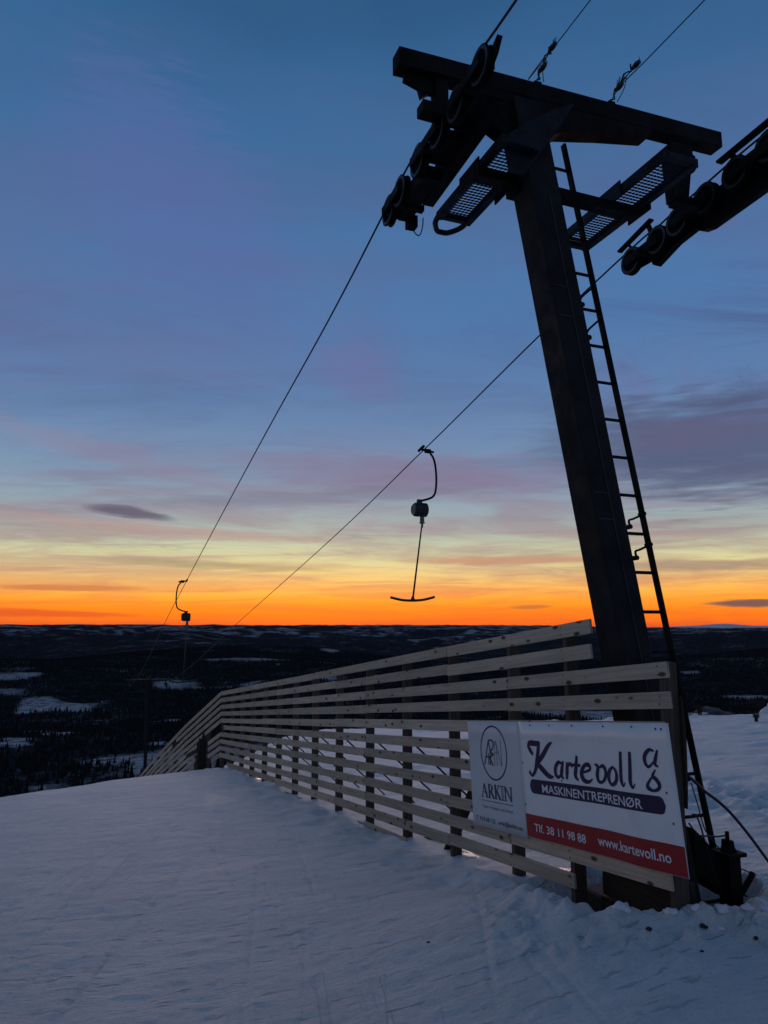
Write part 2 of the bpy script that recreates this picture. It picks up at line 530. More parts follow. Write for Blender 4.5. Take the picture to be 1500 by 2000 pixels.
def land_mat():
    m, t, b = new_mat('winter_forest_land')
    oc = t.node('ShaderNodeTexCoord').outputs['Object']
    at = t.node('ShaderNodeAttribute')
    at.attribute_name = 'forest'
    f = at.outputs['Fac']
    n1 = t.noise(oc, 0.05, 6, 0.75)
    n2 = t.noise(oc, 0.004, 8, 0.78)
    k = t.math('ADD', f, t.math('ADD', t.math('MULTIPLY', t.math('SUBTRACT', n1, 0.48), 4.0), t.math('MULTIPLY', t.math('SUBTRACT', n2, 0.51), 3.2)))
    k = t.smooth(k, 0.10, 0.85)
    fc = t.mix(t.smooth(n1, 0.35, 0.7), (0.008, 0.009, 0.011, 1), (0.045, 0.047, 0.052, 1))
    sn = t.mix(t.smooth(n1, 0.38, 0.60), (0.10, 0.10, 0.11, 1), (0.48, 0.48, 0.49, 1))
    t.L.new(t.mix(k, sn, fc), b.inputs['Base Color'])
    b.inputs['Roughness'].default_value = 0.95
    b.inputs['Specular IOR Level'].default_value = 0.0
    return m


M_LAND = land_mat()
M_MOUNT = simple('snowy_mountain', (0.62, 0.64, 0.68), 0.9, 0, 0.3, 0.0007)
M_TREE = simple('spruce_needles', (0.016, 0.018, 0.018), 0.95, 0, 0.85, 0.12, 0, 0.0)


def flat(name, col, rough=0.4, spec=0.4):
    m, t, b = new_mat(name)
    oc = t.node('ShaderNodeTexCoord').outputs['Object']
    n = t.noise(oc, 3.0, 6, 0.65)
    dirt = t.math('MULTIPLY', t.smooth(n, 0.45, 0.8), 0.3)
    t.L.new(t.mix(dirt, col, tuple(c * 0.6 for c in col[:3]) + (1,)), b.inputs['Base Color'])
    b.inputs['Roughness'].default_value = rough
    b.inputs['Specular IOR Level'].default_value = spec
    return m


M_SIGNW = flat('white_sign_sheet', (0.80, 0.83, 0.82, 1), 0.30, 0.5)
M_SIGNG = flat('pale_grey_sign_sheet', (0.58, 0.64, 0.66, 1), 0.45)
M_NAVY = flat('navy_print', (0.008, 0.008, 0.055, 1))
M_RED = flat('red_print', (0.30, 0.010, 0.012, 1))
M_PRINTW = flat('white_print', (0.72, 0.74, 0.78, 1))
M_INK = flat('blue_black_ink', (0.02, 0.03, 0.06, 1))
M_INKG = flat('grey_ink', (0.16, 0.20, 0.24, 1))
M_SCREW = simple('screw_head', (0.05, 0.05, 0.055), 0.4, 0.6)

# ---------------------------------------------------------------- objects
WORLD_ORIGIN = {}


def tag(o, label=None, cat=None, group=None, kind=None):
    if label:
        o['label'] = label
    if cat:
        o['category'] = cat
    if group:
        o['group'] = group
    if kind:
        o['kind'] = kind
    return o


def thing(name, at, label, cat, group=None):
    o = bpy.data.objects.new(name, None)
    o.empty_display_size = 0.2
    o.location = at
    COL.objects.link(o)
    WORLD_ORIGIN[o.name] = tuple(at)
    return tag(o, label, cat, group)


def place(name, mesh, parent=None, at=(0, 0, 0), rot=None):
    """link one mesh object; `at` is a world point"""
    o = bpy.data.objects.new(name, mesh)
    COL.objects.link(o)
    WORLD_ORIGIN[o.name] = tuple(at)
    if parent is not None:
        o.parent = parent
        pw = WORLD_ORIGIN[parent.name]
        o.location = (at[0] - pw[0], at[1] - pw[1], at[2] - pw[2])
    else:
        o.location = at
    if rot is not None:
        o.rotation_euler = rot
    return o


def vadd(a, b, k=1.0):
    return (a[0] + b[0] * k, a[1] + b[1] * k, a[2] + b[2] * k)


def vsub(a, b):
    return (a[0] - b[0], a[1] - b[1], a[2] - b[2])


def vcross(a, b):
    return (a[1] * b[2] - a[2] * b[1], a[2] * b[0] - a[0] * b[2], a[0] * b[1] - a[1] * b[0])


def vnorm(a):
    l = sqrt(sum(c * c for c in a)) or 1e-9
    return (a[0] / l, a[1] / l, a[2] / l)


def vlen(a):
    return sqrt(sum(c * c for c in a))


Uv = (HX, HY, 0.0)
Nv = (NX, NY, 0.0)
Zv = (0.0, 0.0, 1.0)


class MB:
    """collects boxes, tubes and prisms given in world space"""
    def __init__(self):
        self.v, self.f, self.uv, self.sm = [], [], [], []

    def quad_box(self, c8, uvlen=None):
        """eight corners: 0-3 one end ring, 4-7 the other end ring"""
        b = len(self.v)
        self.v += c8
        L = uvlen if uvlen else vlen(vsub(c8[4], c8[0]))
        a = vlen(vsub(c8[1], c8[0]))
        c = vlen(vsub(c8[2], c8[1]))
        F = [(0, 1, 2, 3), (7, 6, 5, 4), (0, 4, 5, 1), (1, 5, 6, 2), (2, 6, 7, 3), (3, 7, 4, 0)]
        for i, q in enumerate(F):
            self.f.append(tuple(b + k for k in q))
            if i < 2:
                self.uv.append([(0, 0), (0.02, 0), (0.02, 0.05), (0, 0.05)])
            else:
                wd = a if i in (2, 4) else c
                o = (i - 2) * 0.31
                if i in (2, 3, 4, 5):
                    self.uv.append([(0, o), (L, o), (L, o + wd), (0, o + wd)])
            self.sm.append(False)

    def beam(self, p, q, w_, h_, up=Zv):
        """box from p to q; w_ across, h_ along `up`"""
        d = vnorm(vsub(q, p))
        s = vnorm(vcross(d, up))
        t = vcross(s, d)
        ring = lambda c: [vadd(vadd(c, s, a * w_ / 2), t, e * h_ / 2) for a, e in ((-1, -1), (1, -1), (1, 1), (-1, 1))]
        self.quad_box(ring(p) + ring(q))

    def box(self, c, ax, ay, az_, sx, sy, sz):
        p = vadd(c, ax, -sx / 2)
        q = vadd(c, ax, sx / 2)
        ring = lambda m: [vadd(vadd(m, ay, a * sy / 2), az_, e * sz / 2) for a, e in ((-1, -1), (1, -1), (1, 1), (-1, 1))]
        self.quad_box(ring(p) + ring(q))

    def prism(self, pts, off):
        """polygon (world points) extruded by the vector off"""
        b = len(self.v)
        n = len(pts)
        self.v += [vadd(p, off, -0.5) for p in pts] + [vadd(p, off, 0.5) for p in pts]
        self.f.append(tuple(b + i for i in range(n))[::-1])
        self.f.append(tuple(b + n + i for i in range(n)))
        self.uv += [[(0, 0)] * n] * 2
        self.sm += [False] * 2
        for i in range(n):
            j = (i + 1) % n
            self.f.append((b + i, b + j, b + n + j, b + n + i))
            self.uv.append([(0, 0), (0.1, 0), (0.1, 0.1), (0, 0.1)])
            self.sm.append(False)

    def tube(self, path, r, n=8, cap=True):
        b = len(self.v)
        m = len(path)
        rr = r if isinstance(r, (list, tuple)) else [r] * m
        prev = None
        for i, p in enumerate(path):
            a = path[max(0, i - 1)]
            c = path[min(m - 1, i + 1)]
            d = vnorm(vsub(c, a))
            if prev is None:
                ref = Zv if abs(d[2]) < 0.9 else Uv
                s = vnorm(vcross(d, ref))
            else:
                k = sum(prev[j] * d[j] for j in range(3))
                s = vnorm(vadd(prev, d, -k))
            prev = s
            t = vcross(d, s)
            for k in range(n):
                an = 2 * pi * k / n
                self.v.append(vadd(vadd(p, s, cos(an) * rr[i]), t, sin(an) * rr[i]))
        for i in range(m - 1):
            for k in range(n):
                k2 = (k + 1) % n
                self.f.append((b + i * n + k, b + i * n + k2, b + (i + 1) * n + k2, b + (i + 1) * n + k))
                self.uv.append([(0, 0), (0, 0.05), (0.1, 0.05), (0.1, 0)])
                self.sm.append(True)
        if cap:
            self.f.append(tuple(b + k for k in range(n))[::-1])
            self.f.append(tuple(b + (m - 1) * n + k for k in range(n)))
            self.uv += [[(0, 0)] * n] * 2
            self.sm += [False] * 2

    def lathe(self, c, axis, prof, n=28):
        """profile of (distance along axis, radius) turned about the axis through c"""
        ref = Zv if abs(axis[2]) < 0.9 else Uv
        s = vnorm(vcross(axis, ref))
        t = vcross(axis, s)
        b = len(self.v)
        for x, r in prof:
            for k in range(n):
                an = 2 * pi * k / n
                self.v.append(vadd(vadd(vadd(c, axis, x), s, cos(an) * r), t, sin(an) * r))
        for i in range(len(prof) - 1):
            for k in range(n):
                k2 = (k + 1) % n
                self.f.append((b + i * n + k, b + i * n + k2, b + (i + 1) * n + k2, b + (i + 1) * n + k))
                self.uv.append([(0, 0), (0, 0.05), (0.1, 0.05), (0.1, 0)])
                self.sm.append(False)

    def mesh(self, name, mat, origin=(0, 0, 0)):
        me = bpy.data.meshes.new(name)
        me.from_pydata([vsub(p, origin) for p in self.v], [], self.f)
        uvl = me.uv_layers.new(name='UVMap')
        flat_uv = []
        for q in self.uv:
            for a in q:
                flat_uv += [a[0], a[1]]
        uvl.data.foreach_set('uv', flat_uv)
        me.polygons.foreach_set('use_smooth', self.sm)
        me.materials.append(mat)
        me.update()
        return me

    def build(self, name, mat, parent=None, origin=None):
        if origin is None:
            origin = WORLD_ORIGIN[parent.name] if parent is not None else (0, 0, 0)
        return place(name, self.mesh(name, mat, origin), parent, origin)


def bevel(o, wd, seg=1):
    m = o.modifiers.new('bevel', 'BEVEL')
    m.width = wd
    m.segments = seg
    m.limit_method = 'ANGLE'
    m.angle_limit = radians(40)
    return o


def smooth_path(pts, k=6):
    out = []
    n = len(pts)
    for i in range(n - 1):
        p0, p1, p2, p3 = pts[max(0, i - 1)], pts[i], pts[i + 1], pts[min(n - 1, i + 2)]
        for j in range(k):
            t = j / k
            out.append(tuple(0.5 * (2 * b + (c - a) * t + (2 * a - 5 * b + 4 * c - d) * t * t + (3 * b - a - 3 * c + d) * t ** 3)
                             for a, b, c, d in zip(p0, p1, p2, p3)))
    out.append(tuple(pts[-1]))
    return out


# ---------------------------------------------------------------- land
def polar_sheet(name, az_list, r_list, fn, mat, attr=None, centre=False):
    A, R = np.meshgrid(np.radians(az_list), r_list)
    x, y = R * np.sin(A), R * np.cos(A)
    z = fn(x, y)
    nr, na = A.shape
    v = np.stack([x.ravel(), y.ravel(), z.ravel()], 1)
    i = np.arange(nr - 1)[:, None] * na + np.arange(na)[None, :]
    j = np.arange(nr - 1)[:, None] * na + (np.arange(na)[None, :] + 1) % na
    f = np.stack([i, j, j + na, i + na], -1).reshape(-1, 4)[:, ::-1]
    me = bpy.data.meshes.new(name)
    nv = len(v)
    nf = len(f)
    extra = 0
    if centre:
        v = np.vstack([v, [[0, 0, float(z[0].mean())]]])
        nv += 1
    me.vertices.add(nv)
    me.vertices.foreach_set('co', v.astype(np.float32).ravel())
    tri = np.zeros((0,), int)
    if centre:
        k = np.arange(na)
        tri = np.stack([np.full(na, nv - 1), (k + 1) % na, k], 1).ravel()
    loops = np.concatenate([f.ravel(), tri])
    me.loops.add(len(loops))
    me.loops.foreach_set('vertex_index', loops.astype(np.int32))
    nt = len(tri) // 3
    me.polygons.add(nf + nt)
    st = np.concatenate([np.arange(nf) * 4, nf * 4 + np.arange(nt) * 3])
    me.polygons.foreach_set('loop_start', st.astype(np.int32))
    me.polygons.foreach_set('use_smooth', np.ones(nf + nt, bool))
    me.update(calc_edges=True)
    me.validate()
    if attr is not None:
        a = me.attributes.new('forest', 'FLOAT', 'POINT')
        vals = attr(x, y, z).ravel().astype(np.float32)
        a.data.foreach_set('value', vals)
    me.materials.append(mat)
    return place(name, me)


def uv_of(x, y):
    return x * HX + y * HY, x * NX + y * NY


TRACKS = []
for i in range(52):
    TRACKS.append((random.uniform(-3.6, 2.4), random.uniform(0.12, 0.42) if random.random() < .7 else random.uniform(-0.35, 0.6),
                   random.uniform(1.0, 9.0), random.uniform(2.0, 7.0), random.uniform(0.008, 0.017), random.uniform(0.011, 0.022)))


def snow_height(x, y):
    u, v = uv_of(x, y)
    r = np.hypot(x, y)
    z = ground(u, v)
    # soft rolls
    z = z + 0.035 * fbm(u / 3.3, v / 2.4, 3, 100) * sstep(r, 1, 6)
    # wind ripples, longer across the piste than along it
    z = z + 0.0050 * fbm(u / 0.16, v / 0.42, 4, 110, 0.6)
    z = z + 0.004 * fbm(u / 0.05, v / 0.09, 2, 120, 0.6)
    sc = sstep(fbm(u / 0.10, v / 0.34, 2, 130), 0.55, 1.0)
    z = z - 0.005 * sc
    near = r < 14
    for v0, an, u0, ln, dp, wd in TRACKS:
        c = v0 + an * (u - 3)
        g = np.exp(-((v - c) / wd) ** 2) * sstep(u, u0, u0 + 0.6) * (1 - sstep(u, u0 + ln - 1, u0 + ln))
        dp = dp * 0.6
        z = z - dp * g + dp * 0.5 * np.exp(-((v - c - 2.1 * wd) / wd) ** 2) * sstep(u, u0, u0 + 0.6) * (1 - sstep(u, u0 + ln - 1, u0 + ln))
    # wind-cut snow along the foot of the fence
    zone = np.exp(-((v - VF + 0.25) / 0.45) ** 2) * sstep(u, 4.2, 5.4)
    z = z + zone * 0.05 * fbm(u / 0.55, v / 0.3, 3, 140)
    # hard drifts right of the fence
    rt = sstep(v, 3.7, 4.8)
    z = z + rt * 0.05 * fbm(u / 0.9, v / 1.6, 4, 150, 0.55)
    # broken crust, ploughed track on the right
    tk = np.exp(-((v - 8.6 - 0.32 * (u - 9.5)) / 0.9) ** 2) * sstep(u, 5.5, 8) * (1 - sstep(u, 13, 16))
    z = z + tk * (0.13 * np.abs(fbm(u / 0.5, v / 0.6, 4, 160, 0.6)) - 0.02)
    # the hollow round the tower foot with its crumbled lip
    m = (u > 2.6) & (u < 6.6) & (v > 1.9) & (v < 5.6)
    um, vm = u[m], v[m]
    d = pit_distance(um, vm) + 0.05 * fbm(um / 0.3, vm / 0.3, 3, 170)
    lip = 0.055 * np.exp(-((d + 0.06) / 0.12) ** 2) * (1.0 + 0.7 * fbm(um / 0.14, vm / 0.14, 3, 180)) * (1 - sstep(um, 4.3, 5.2) * 0.8)
    z[m] = z[m] + lip - 0.60 * sstep(d, 0.0, 0.38)
    z[m] = z[m] + 0.30 * np.exp(-((um - 4.30) / 0.22) ** 2 - ((vm - 4.06) / 0.20) ** 2)
    crumble = np.exp(-((d + 0.22) / 0.3) ** 2) * (1 - sstep(um, 4.1, 4.8))
    z[m] = z[m] + crumble * 0.03 * np.maximum(0, fbm(um / 0.10, vm / 0.10, 3, 190)) * 1.6
    return z + EYE


az_dense = np.concatenate([np.arange(-46, 46, 0.19), np.arange(46, 314, 4.0)])
r_near = np.concatenate([np.geomspace(0.5, 2.2, 30, endpoint=False), 2.2 * np.power(1.0062, np.arange(0, 545))])
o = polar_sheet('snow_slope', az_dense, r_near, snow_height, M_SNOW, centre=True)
tag(o, kind='structure')
R_END = float(r_near[-1])


def land_height(x, y):
    u, v = uv_of(x, y)
    r = np.hypot(x, y)
    return ground(u, v) + EYE - 0.12 * (1 - sstep(r, R_END * 0.9, R_END * 1.6))


az_land = np.concatenate([np.arange(-46, 46, 0.16), np.arange(46, 314, 4.0)])
r_land = R_END * 0.88 * np.power(1.0138, np.arange(0, 492))
o = polar_sheet('land', az_land, r_land, land_height, M_LAND,
                attr=lambda x, y, z: forest_mask(x, y, z))
tag(o, kind='structure')


# a pale mountain range on the horizon at the right
def mountains():
    na, nr = 170, 26
    az = np.linspace(11, 52, na)
    rr = np.linspace(46000, 62000, nr)
    A, R = np.meshgrid(np.radians(az), rr)
    x, y = R * np.sin(A), R * np.cos(A)
    prof = np.interp(np.degrees(A), [11, 18, 21.5, 23, 24.3, 25.2, 26.2, 27.5, 30, 36, 44, 52], [-60, -20, 70, 120, 210, 190, 160, 120, 160, 210, 120, 40])
    ridge = np.exp(-((R - 53000) / 4200) ** 2)
    z = -180 + ridge * (prof + 180 + 55 * fbm(x / 2600, y / 2600, 5, 300, 0.55))
    v = np.stack([x.ravel(), y.ravel(), z.ravel() + EYE], 1)
    f = []
    for i in range(nr - 1):
        for j in range(na - 1):
            k = i * na + j
            f.append((k, k + 1, k + na + 1, k + na))
    me = bpy.data.meshes.new('mountains')
    me.from_pydata(v.tolist(), [], f)
    me.polygons.foreach_set('use_smooth', [True] * len(f))
    me.materials.append(M_MOUNT)
    tag(place('mountains', me), kind='structure')


mountains()


# spruce forest in the valley: too many to count, one object
def forest():
    N = 150000
    az = RNG.uniform(-44, 42, N)
    r = np.power(RNG.uniform(150 ** 1.5, 3600 ** 1.5, N), 1 / 1.5)
    a = np.radians(az)
    x, y = r * np.sin(a), r * np.cos(a)
    u, v = uv_of(x, y)
    z = ground(u, v) + EYE
    keep = forest_mask(x, y, z) + RNG.uniform(-0.42, 0.30, N) > 0.45
    x, y, z, r = x[keep], y[keep], z[keep], r[keep]
    n = len(x)
    h = RNG.uniform(3.0, 10.5, n) * RNG.uniform(0.6, 1.1, n)
    rad = h * RNG.uniform(0.15, 0.26, n)
    rot = RNG.uniform(0, pi, n)
    V = []
    F = []
    k = 4
    vs = np.zeros((n, 2 * (k + 1), 3), np.float32)
    for tier, (z0, z1, rs) in enumerate(((0.04, 0.72, 1.0), (0.38, 1.0, 0.62))):
        b = tier * (k + 1)
        for i in range(k):
            an = rot + 2 * pi * i / k + tier * 0.7
            vs[:, b + i, 0] = x + np.cos(an) * rad * rs
            vs[:, b + i, 1] = y + np.sin(an) * rad * rs
            vs[:, b + i, 2] = z + h * z0
        vs[:, b + k, 0] = x
        vs[:, b + k, 1] = y
        vs[:, b + k, 2] = z + h * z1
    tri = []
    for tier in range(2):
        b = tier * (k + 1)
        for i in range(k):
            tri.append((b + i, b + (i + 1) % k, b + k))
    tri = np.array(tri)
    loops = (np.arange(n)[:, None, None] * (2 * (k + 1)) + tri[None]).reshape(-1)
    me = bpy.data.meshes.new('forest')
    me.vertices.add(n * 2 * (k + 1))
    me.vertices.foreach_set('co', vs.ravel())
    me.loops.add(len(loops))
    me.loops.foreach_set('vertex_index', loops.astype(np.int32))
    nf = len(loops) // 3
    me.polygons.add(nf)
    me.polygons.foreach_set('loop_start', (np.arange(nf) * 3).astype(np.int32))
    me.update(calc_edges=True)
    me.materials.append(M_TREE)
    o = place('spruce_forest', me)
    tag(o, 'dark spruce forest covering the valley below the slope', 'forest', kind='stuff')


forest()


def gz(u, v):
    """snow height at one spot, world z"""
    uu, vv = np.array([u * 1.0]), np.array([v * 1.0])
    x, y = uu * HX + vv * NX, uu * HY + vv * NY
    return float(snow_height(x, y)[0])


# ---------------------------------------------------------------- the lift tower
PU0, PV0, PDU, PDV = 4.125, 3.494, 0.0247, -0.1619


def axis(z, du=0.0, dv=0.0):
    return W(PU0 + PDU * (z + 1) + du, PV0 + PDV * (z + 1) + dv, z)


def hbox(mb, u0, u1, v0, v1, z0, z1):
    """box square to the lift line"""
    c8 = [W(u0, v0, z0), W(u0, v1, z0), W(u0, v1, z1), W(u0, v0, z1), W(u1, v0, z0), W(u1, v1, z0), W(u1, v1, z1), W(u1, v0, z1)]
    mb.quad_box(c8)


def leaning(mb, z0, z1, hu, hv, ou=0.0, ov=0.0, hu1=None, hv1=None, ov1=None):
    hu1 = hu if hu1 is None else hu1
    hv1 = hv if hv1 is None else hv1
    ov1 = ov if ov1 is None else ov1
    q = []
    for z, a, b, c in ((z0, hu, hv, ov), (z1, hu1, hv1, ov1)):
        q += [axis(z, ou - a, c - b), axis(z, ou - a, c + b), axis(z, ou + a, c + b), axis(z, ou + a, c - b)]
    mb.quad_box(q)


tower = thing('lift_tower', axis(-2.2), 'tall black steel ski lift tower leaning left behind the sign, with crossarm, ladder and wheels', 'lift tower')
m = MB()
leaning(m, -2.25, 3.78, 0.117, 0.122)
pole = bevel(m.build('pole', M_STEEL, tower), 0.008, 2)
m = MB()
leaning(m, -1.0, -0.02, 0.122, 0.02, 0.0, 0.20, 0.05, 0.008, 0.128)
m.build('base_gusset', M_ARM, tower)
m = MB()
leaning(m, -1.2, 3.05, 0.004, 0.0045, -0.119, 0.018)
m.build('weld_seam', M_SEAM, tower)
for z in (0.72, 0.90, 2.14, 2.36):
    m = MB()
    leaning(m, z - 0.005, z + 0.005, 0.003, 0.055, -0.1185, -0.045)
    m.build('tie_plate', M_SEAM, tower)

# crossarm
AU, AZM = 4.247, 3.93


def armz(v):
    return 3.882 + (v - 1.735) / 2.89 * 0.107


m = MB()
m.quad_box([W(AU - .064, 1.735, armz(1.735) - .069), W(AU + .064, 1.735, armz(1.735) - .069), W(AU + .064, 1.735, armz(1.735) + .069), W(AU - .064, 1.735, armz(1.735) + .069),
            W(AU - .064, 4.625, armz(4.625) - .069), W(AU + .064, 4.625, armz(4.625) - .069), W(AU + .064, 4.625, armz(4.625) + .069), W(AU - .064, 4.625, armz(4.625) + .069)])
bevel(m.build('crossarm', M_ARM, tower), 0.006, 2)
m = MB()
hv_ = [(2.42, armz(2.42) - .071), (2.46, 3.55), (2.56, 3.50), (2.9, 3.56), (3.04, 3.64), (3.43, 3.73), (3.86, 3.815), (3.9, armz(3.9) - .071)]
m.prism([W(AU, v, z) for v, z in hv_], tuple(c * 0.12 for c in Uv))
m.build('haunch', M_ARM, tower)
m = MB()
m.prism([W(4.06, v, z) for v, z in ((3.07, 3.79), (2.94, 3.58), (2.62, 3.11), (2.50, 3.11), (2.49, 3.22), (2.46, 3.36), (2.62, 3.50), (2.90, 3.70))], tuple(c * 0.012 for c in Uv))
m.build('gusset_plate', M_GALV, tower)
m = MB()
for v in (2.86, 3.53):
    m = MB()
    hbox(m, AU - 0.05, AU + 0.05, v - .03, v + .03, armz(v) + 0.069, armz(v) + 0.095)
    m.build('wire_anchor', M_ARM, tower)

# bracket under the walkways
m = MB()
hbox(m, 4.25, 4.34, 2.37, 2.62, 3.17, 3.245)
hbox(m, 4.25, 4.34, 2.62, 3.78, 3.16, 3.235)
hbox(m, 4.22, 4.37, 2.66, 3.0, 3.12, 3.16)
m.build('walkway_bracket', M_ARM, tower)


def walkway(u0, u1, v0, v1, z, loop):
    root = MB()
    wd, hh = 0.045, 0.055
    for v in (v0 + wd / 2, v1 - wd / 2):
        root.beam(W(u0, v, z), W(u1, v, z), wd, hh)
        root.beam(W(u0, v, z - hh / 2 - 0.002), W(u1, v, z - hh / 2 - 0.002), wd * 1.15, 0.006)
    for u in (u0 + 0.02, u1 - 0.02):
        root.beam(W(u, v0 + wd, z), W(u, v1 - wd, z), 0.045, hh * 0.9)
    um = (u0 + u1) / 2
    root.box(W(um - 0.06, v0 - 0.006, z - 0.01), Uv, Nv, Zv, 0.30, 0.012, 0.13)
    root.box(W(um - 0.02, v1 + 0.006, z - 0.01), Uv, Nv, Zv, 0.26, 0.012, 0.13)
    if loop:
        vm = (v0 + v1) / 2
        pts = [(u1 - 0.02, v0 + .02), (u1 + 0.09, v0 + 0.035), (u1 + 0.20, v0 + 0.10), (u1 + 0.215, vm), (u1 + 0.20, v1 - 0.09), (u1 + 0.10, v1 - 0.03), (u1 - 0.02, v1 - .02)]
        root.tube(smooth_path([W(a, b, z) for a, b in pts], 5), 0.023, 10)
    fr = root.build('walkway_frame', M_GALV, tower)
    g = MB()
    lw, sw = 0.066, 0.034            # one diamond of the expanded metal
    a0, a1, b0, b1 = v0 + wd, v1 - wd, u0 + 0.03, u1 - 0.03
    ni = int((a1 - a0) / lw * 2) + 1
    nj = int((b1 - b0) / sw) + 1
    for j in range(nj):
        for i in range(ni):
            for s in (0, 1):
                va = a0 + i * lw / 2
                vb = min(va + lw / 2, a1)
                if vb - va < 0.004:
                    continue
                ua = b0 + (j + (0.5 if (i + s) % 2 else 0)) * sw
                ub = b0 + (j + (0 if (i + s) % 2 else 0.5)) * sw
                if s:
                    ua, ub = ua, ub
                if max(ua, ub) > b1:
                    continue
                g.beam(W(ua, va, z), W(ub, vb, z), 0.005, 0.006)
    o = g.build('grating', M_GALV, fr)
    o['kind'] = 'stuff'


walkway(3.98, 5.03, 2.405, 2.705, 3.30, True)
walkway(3.72, 5.03, 3.545, 3.865, 3.30, False)

# ladder on the downhill side
LU = 4.4


def lad(z, dv=0.0, du=0.0):
    zz = z
    return W(LU + 0.025 * zz + du, 3.942 - 0.175 * zz + dv, zz)


m = MB()
m.beam(lad(-1.92), lad(3.80), 0.022, 0.045, up=Uv)
m.beam(lad(-1.92, -0.34), lad(3.80, -0.34), 0.022, 0.045, up=Uv)
ladder = m.build('ladder', M_ARM, tower)
rm = MB()
rm.tube([(-0.165 * NX, -0.165 * NY, 0), (0.165 * NX, 0.165 * NY, 0)], 0.0125, 8)
rung_mesh = rm.mesh('rung', M_ARM)
z = 0.111
zs = [0.111 + 0.2883 * k for k in range(-7, 13)]
for z in zs:
    place('rung', rung_mesh, ladder, lad(z, -0.17))
for z, low in ((0.83, 0), (0.60, 0), (2.62, 1), (2.36, 1)):
    m = MB()
    if low:
        m.tube(smooth_path([lad(z, 0.0), lad(z - 0.06, -0.08), lad(z - 0.12, -0.15), lad(z - 0.17, -0.165)], 4), 0.009, 6)
        m.lathe(lad(z - 0.18, -0.165), Uv, [(-0.03, 0.0), (-0.03, 0.02), (0.03, 0.02), (0.03, 0.0)], 12)
    else:
        m.tube(smooth_path([lad(z + 0.01, 0.012), lad(z - 0.03, -0.09), lad(z - 0.045, -0.135), lad(z - 0.085, -0.14), lad(z - 0.10, -0.165)], 4), 0.009, 6)
        m.lathe(lad(z - 0.095, -0.155), Uv, [(-0.03, 0.0), (-0.03, 0.018), (0.03, 0.018), (0.03, 0.0)], 12)
        m.lathe(lad(z + 0.01, 0.0), Uv, [(-0.03, 0.0), (-0.03, 0.016), (0.03, 0.016), (0.03, 0.0)], 12)
    m.build('ladder_clamp', M_ARM, ladder)
m = MB()
m.tube(smooth_path([axis(3.4, .05, .14), axis(3.0, .10, .17), axis(2.6, .05, .165), axis(2.2, .04, .15), axis(1.4, .04, .14)], 6), 0.007, 6)
m.build('loose_cable', M_HOSE, tower)


# sheave trains
def wheel_mesh():
    w_ = MB()
    R = 0.115
    prof = [(-0.035, 0.0), (-0.035, 0.022), (-0.012, 0.024), (-0.012, 0.070), (-0.022, 0.082), (-0.026, R + 0.012), (-0.017, R + 0.012),
            (-0.010, R - 0.006), (0.010, R - 0.006), (0.017, R + 0.012), (0.026, R + 0.012), (0.022, 0.082), (0.012, 0.070), (0.012, 0.024), (0.035, 0.022), (0.035, 0.0)]
    w_.lathe((0, 0, 0), Nv, prof, 30)
    for k in range(5):
        a = 2 * pi * k / 5
        d = (HX * cos(a), HY * cos(a), sin(a))
        w_.beam(tuple(c * 0.02 for c in d), tuple(c * 0.082 for c in d), 0.03, 0.014, up=Nv)
    return w_.mesh('wheel', M_RUBBER)


WHEEL = wheel_mesh()
RING = MB()
RING.lathe((0, 0, 0), Nv, [(-0.030, 0.096), (-0.030, 0.118), (-0.027, 0.118), (-0.027, 0.096)], 30)
RING_M = RING.mesh('rim', simple('worn_wheel_rim', (0.014, 0.014, 0.014), 0.5, 0.2, 0.5, 18))


def put_wheel(train, u, v, z):
    place('wheel', WHEEL, train, W(u, v, z))
    place('wheel_rim', RING_M, train, W(u, v, z))


# left train
m = MB()
LB = [(3.78, 3.47), (4.25, 3.56), (4.9, 3.40), (5.28, 3.33)]
m.prism([W(u, 2.30, z) for u, z in ((3.86, 3.50), (3.84, 3.42), (4.02, 3.38), (4.80, 3.33), (4.96, 3.32), (5.00, 3.40), (4.86, 3.475), (4.45, 3.60), (4.16, 3.62))], tuple(c * 0.09 for c in Nv))
m.box(W(4.86, 2.19, 3.395), Uv, Nv, Zv, 0.42, 0.14, 0.11)
m.box(W(5.12, 2.19, 3.37), Uv, Nv, Zv, 0.26, 0.10, 0.07)
m.box(W(4.45, 2.2, 3.47), Uv, Nv, Zv, 0.30, 0.12, 0.08)
for ua, za, ub, zb in ((3.69, 3.51, 4.03, 3.487), (4.32, 3.487, 4.67, 3.477), (5.02, 3.433, 5.262, 3.406)):
    for dv in (-0.055, 0.055):
        m.beam(W(ua - 0.05, 2.1 + dv, za), W(ub + 0.05, 2.1 + dv, zb), 0.012, 0.07)
    m.beam(W((ua + ub) / 2, 2.04, (za + zb) / 2 - 0.01), W((ua + ub) / 2, 2.34, (za + zb) / 2 - 0.02), 0.05, 0.05)
ltrain = m.build('sheave_train', M_ARM, tower)
for u, z in ((3.69, 3.512), (4.027, 3.487), (4.324, 3.487), (4.666, 3.477), (5.019, 3.433), (5.262, 3.406)):
    put_wheel(ltrain, u, 2.10, z)
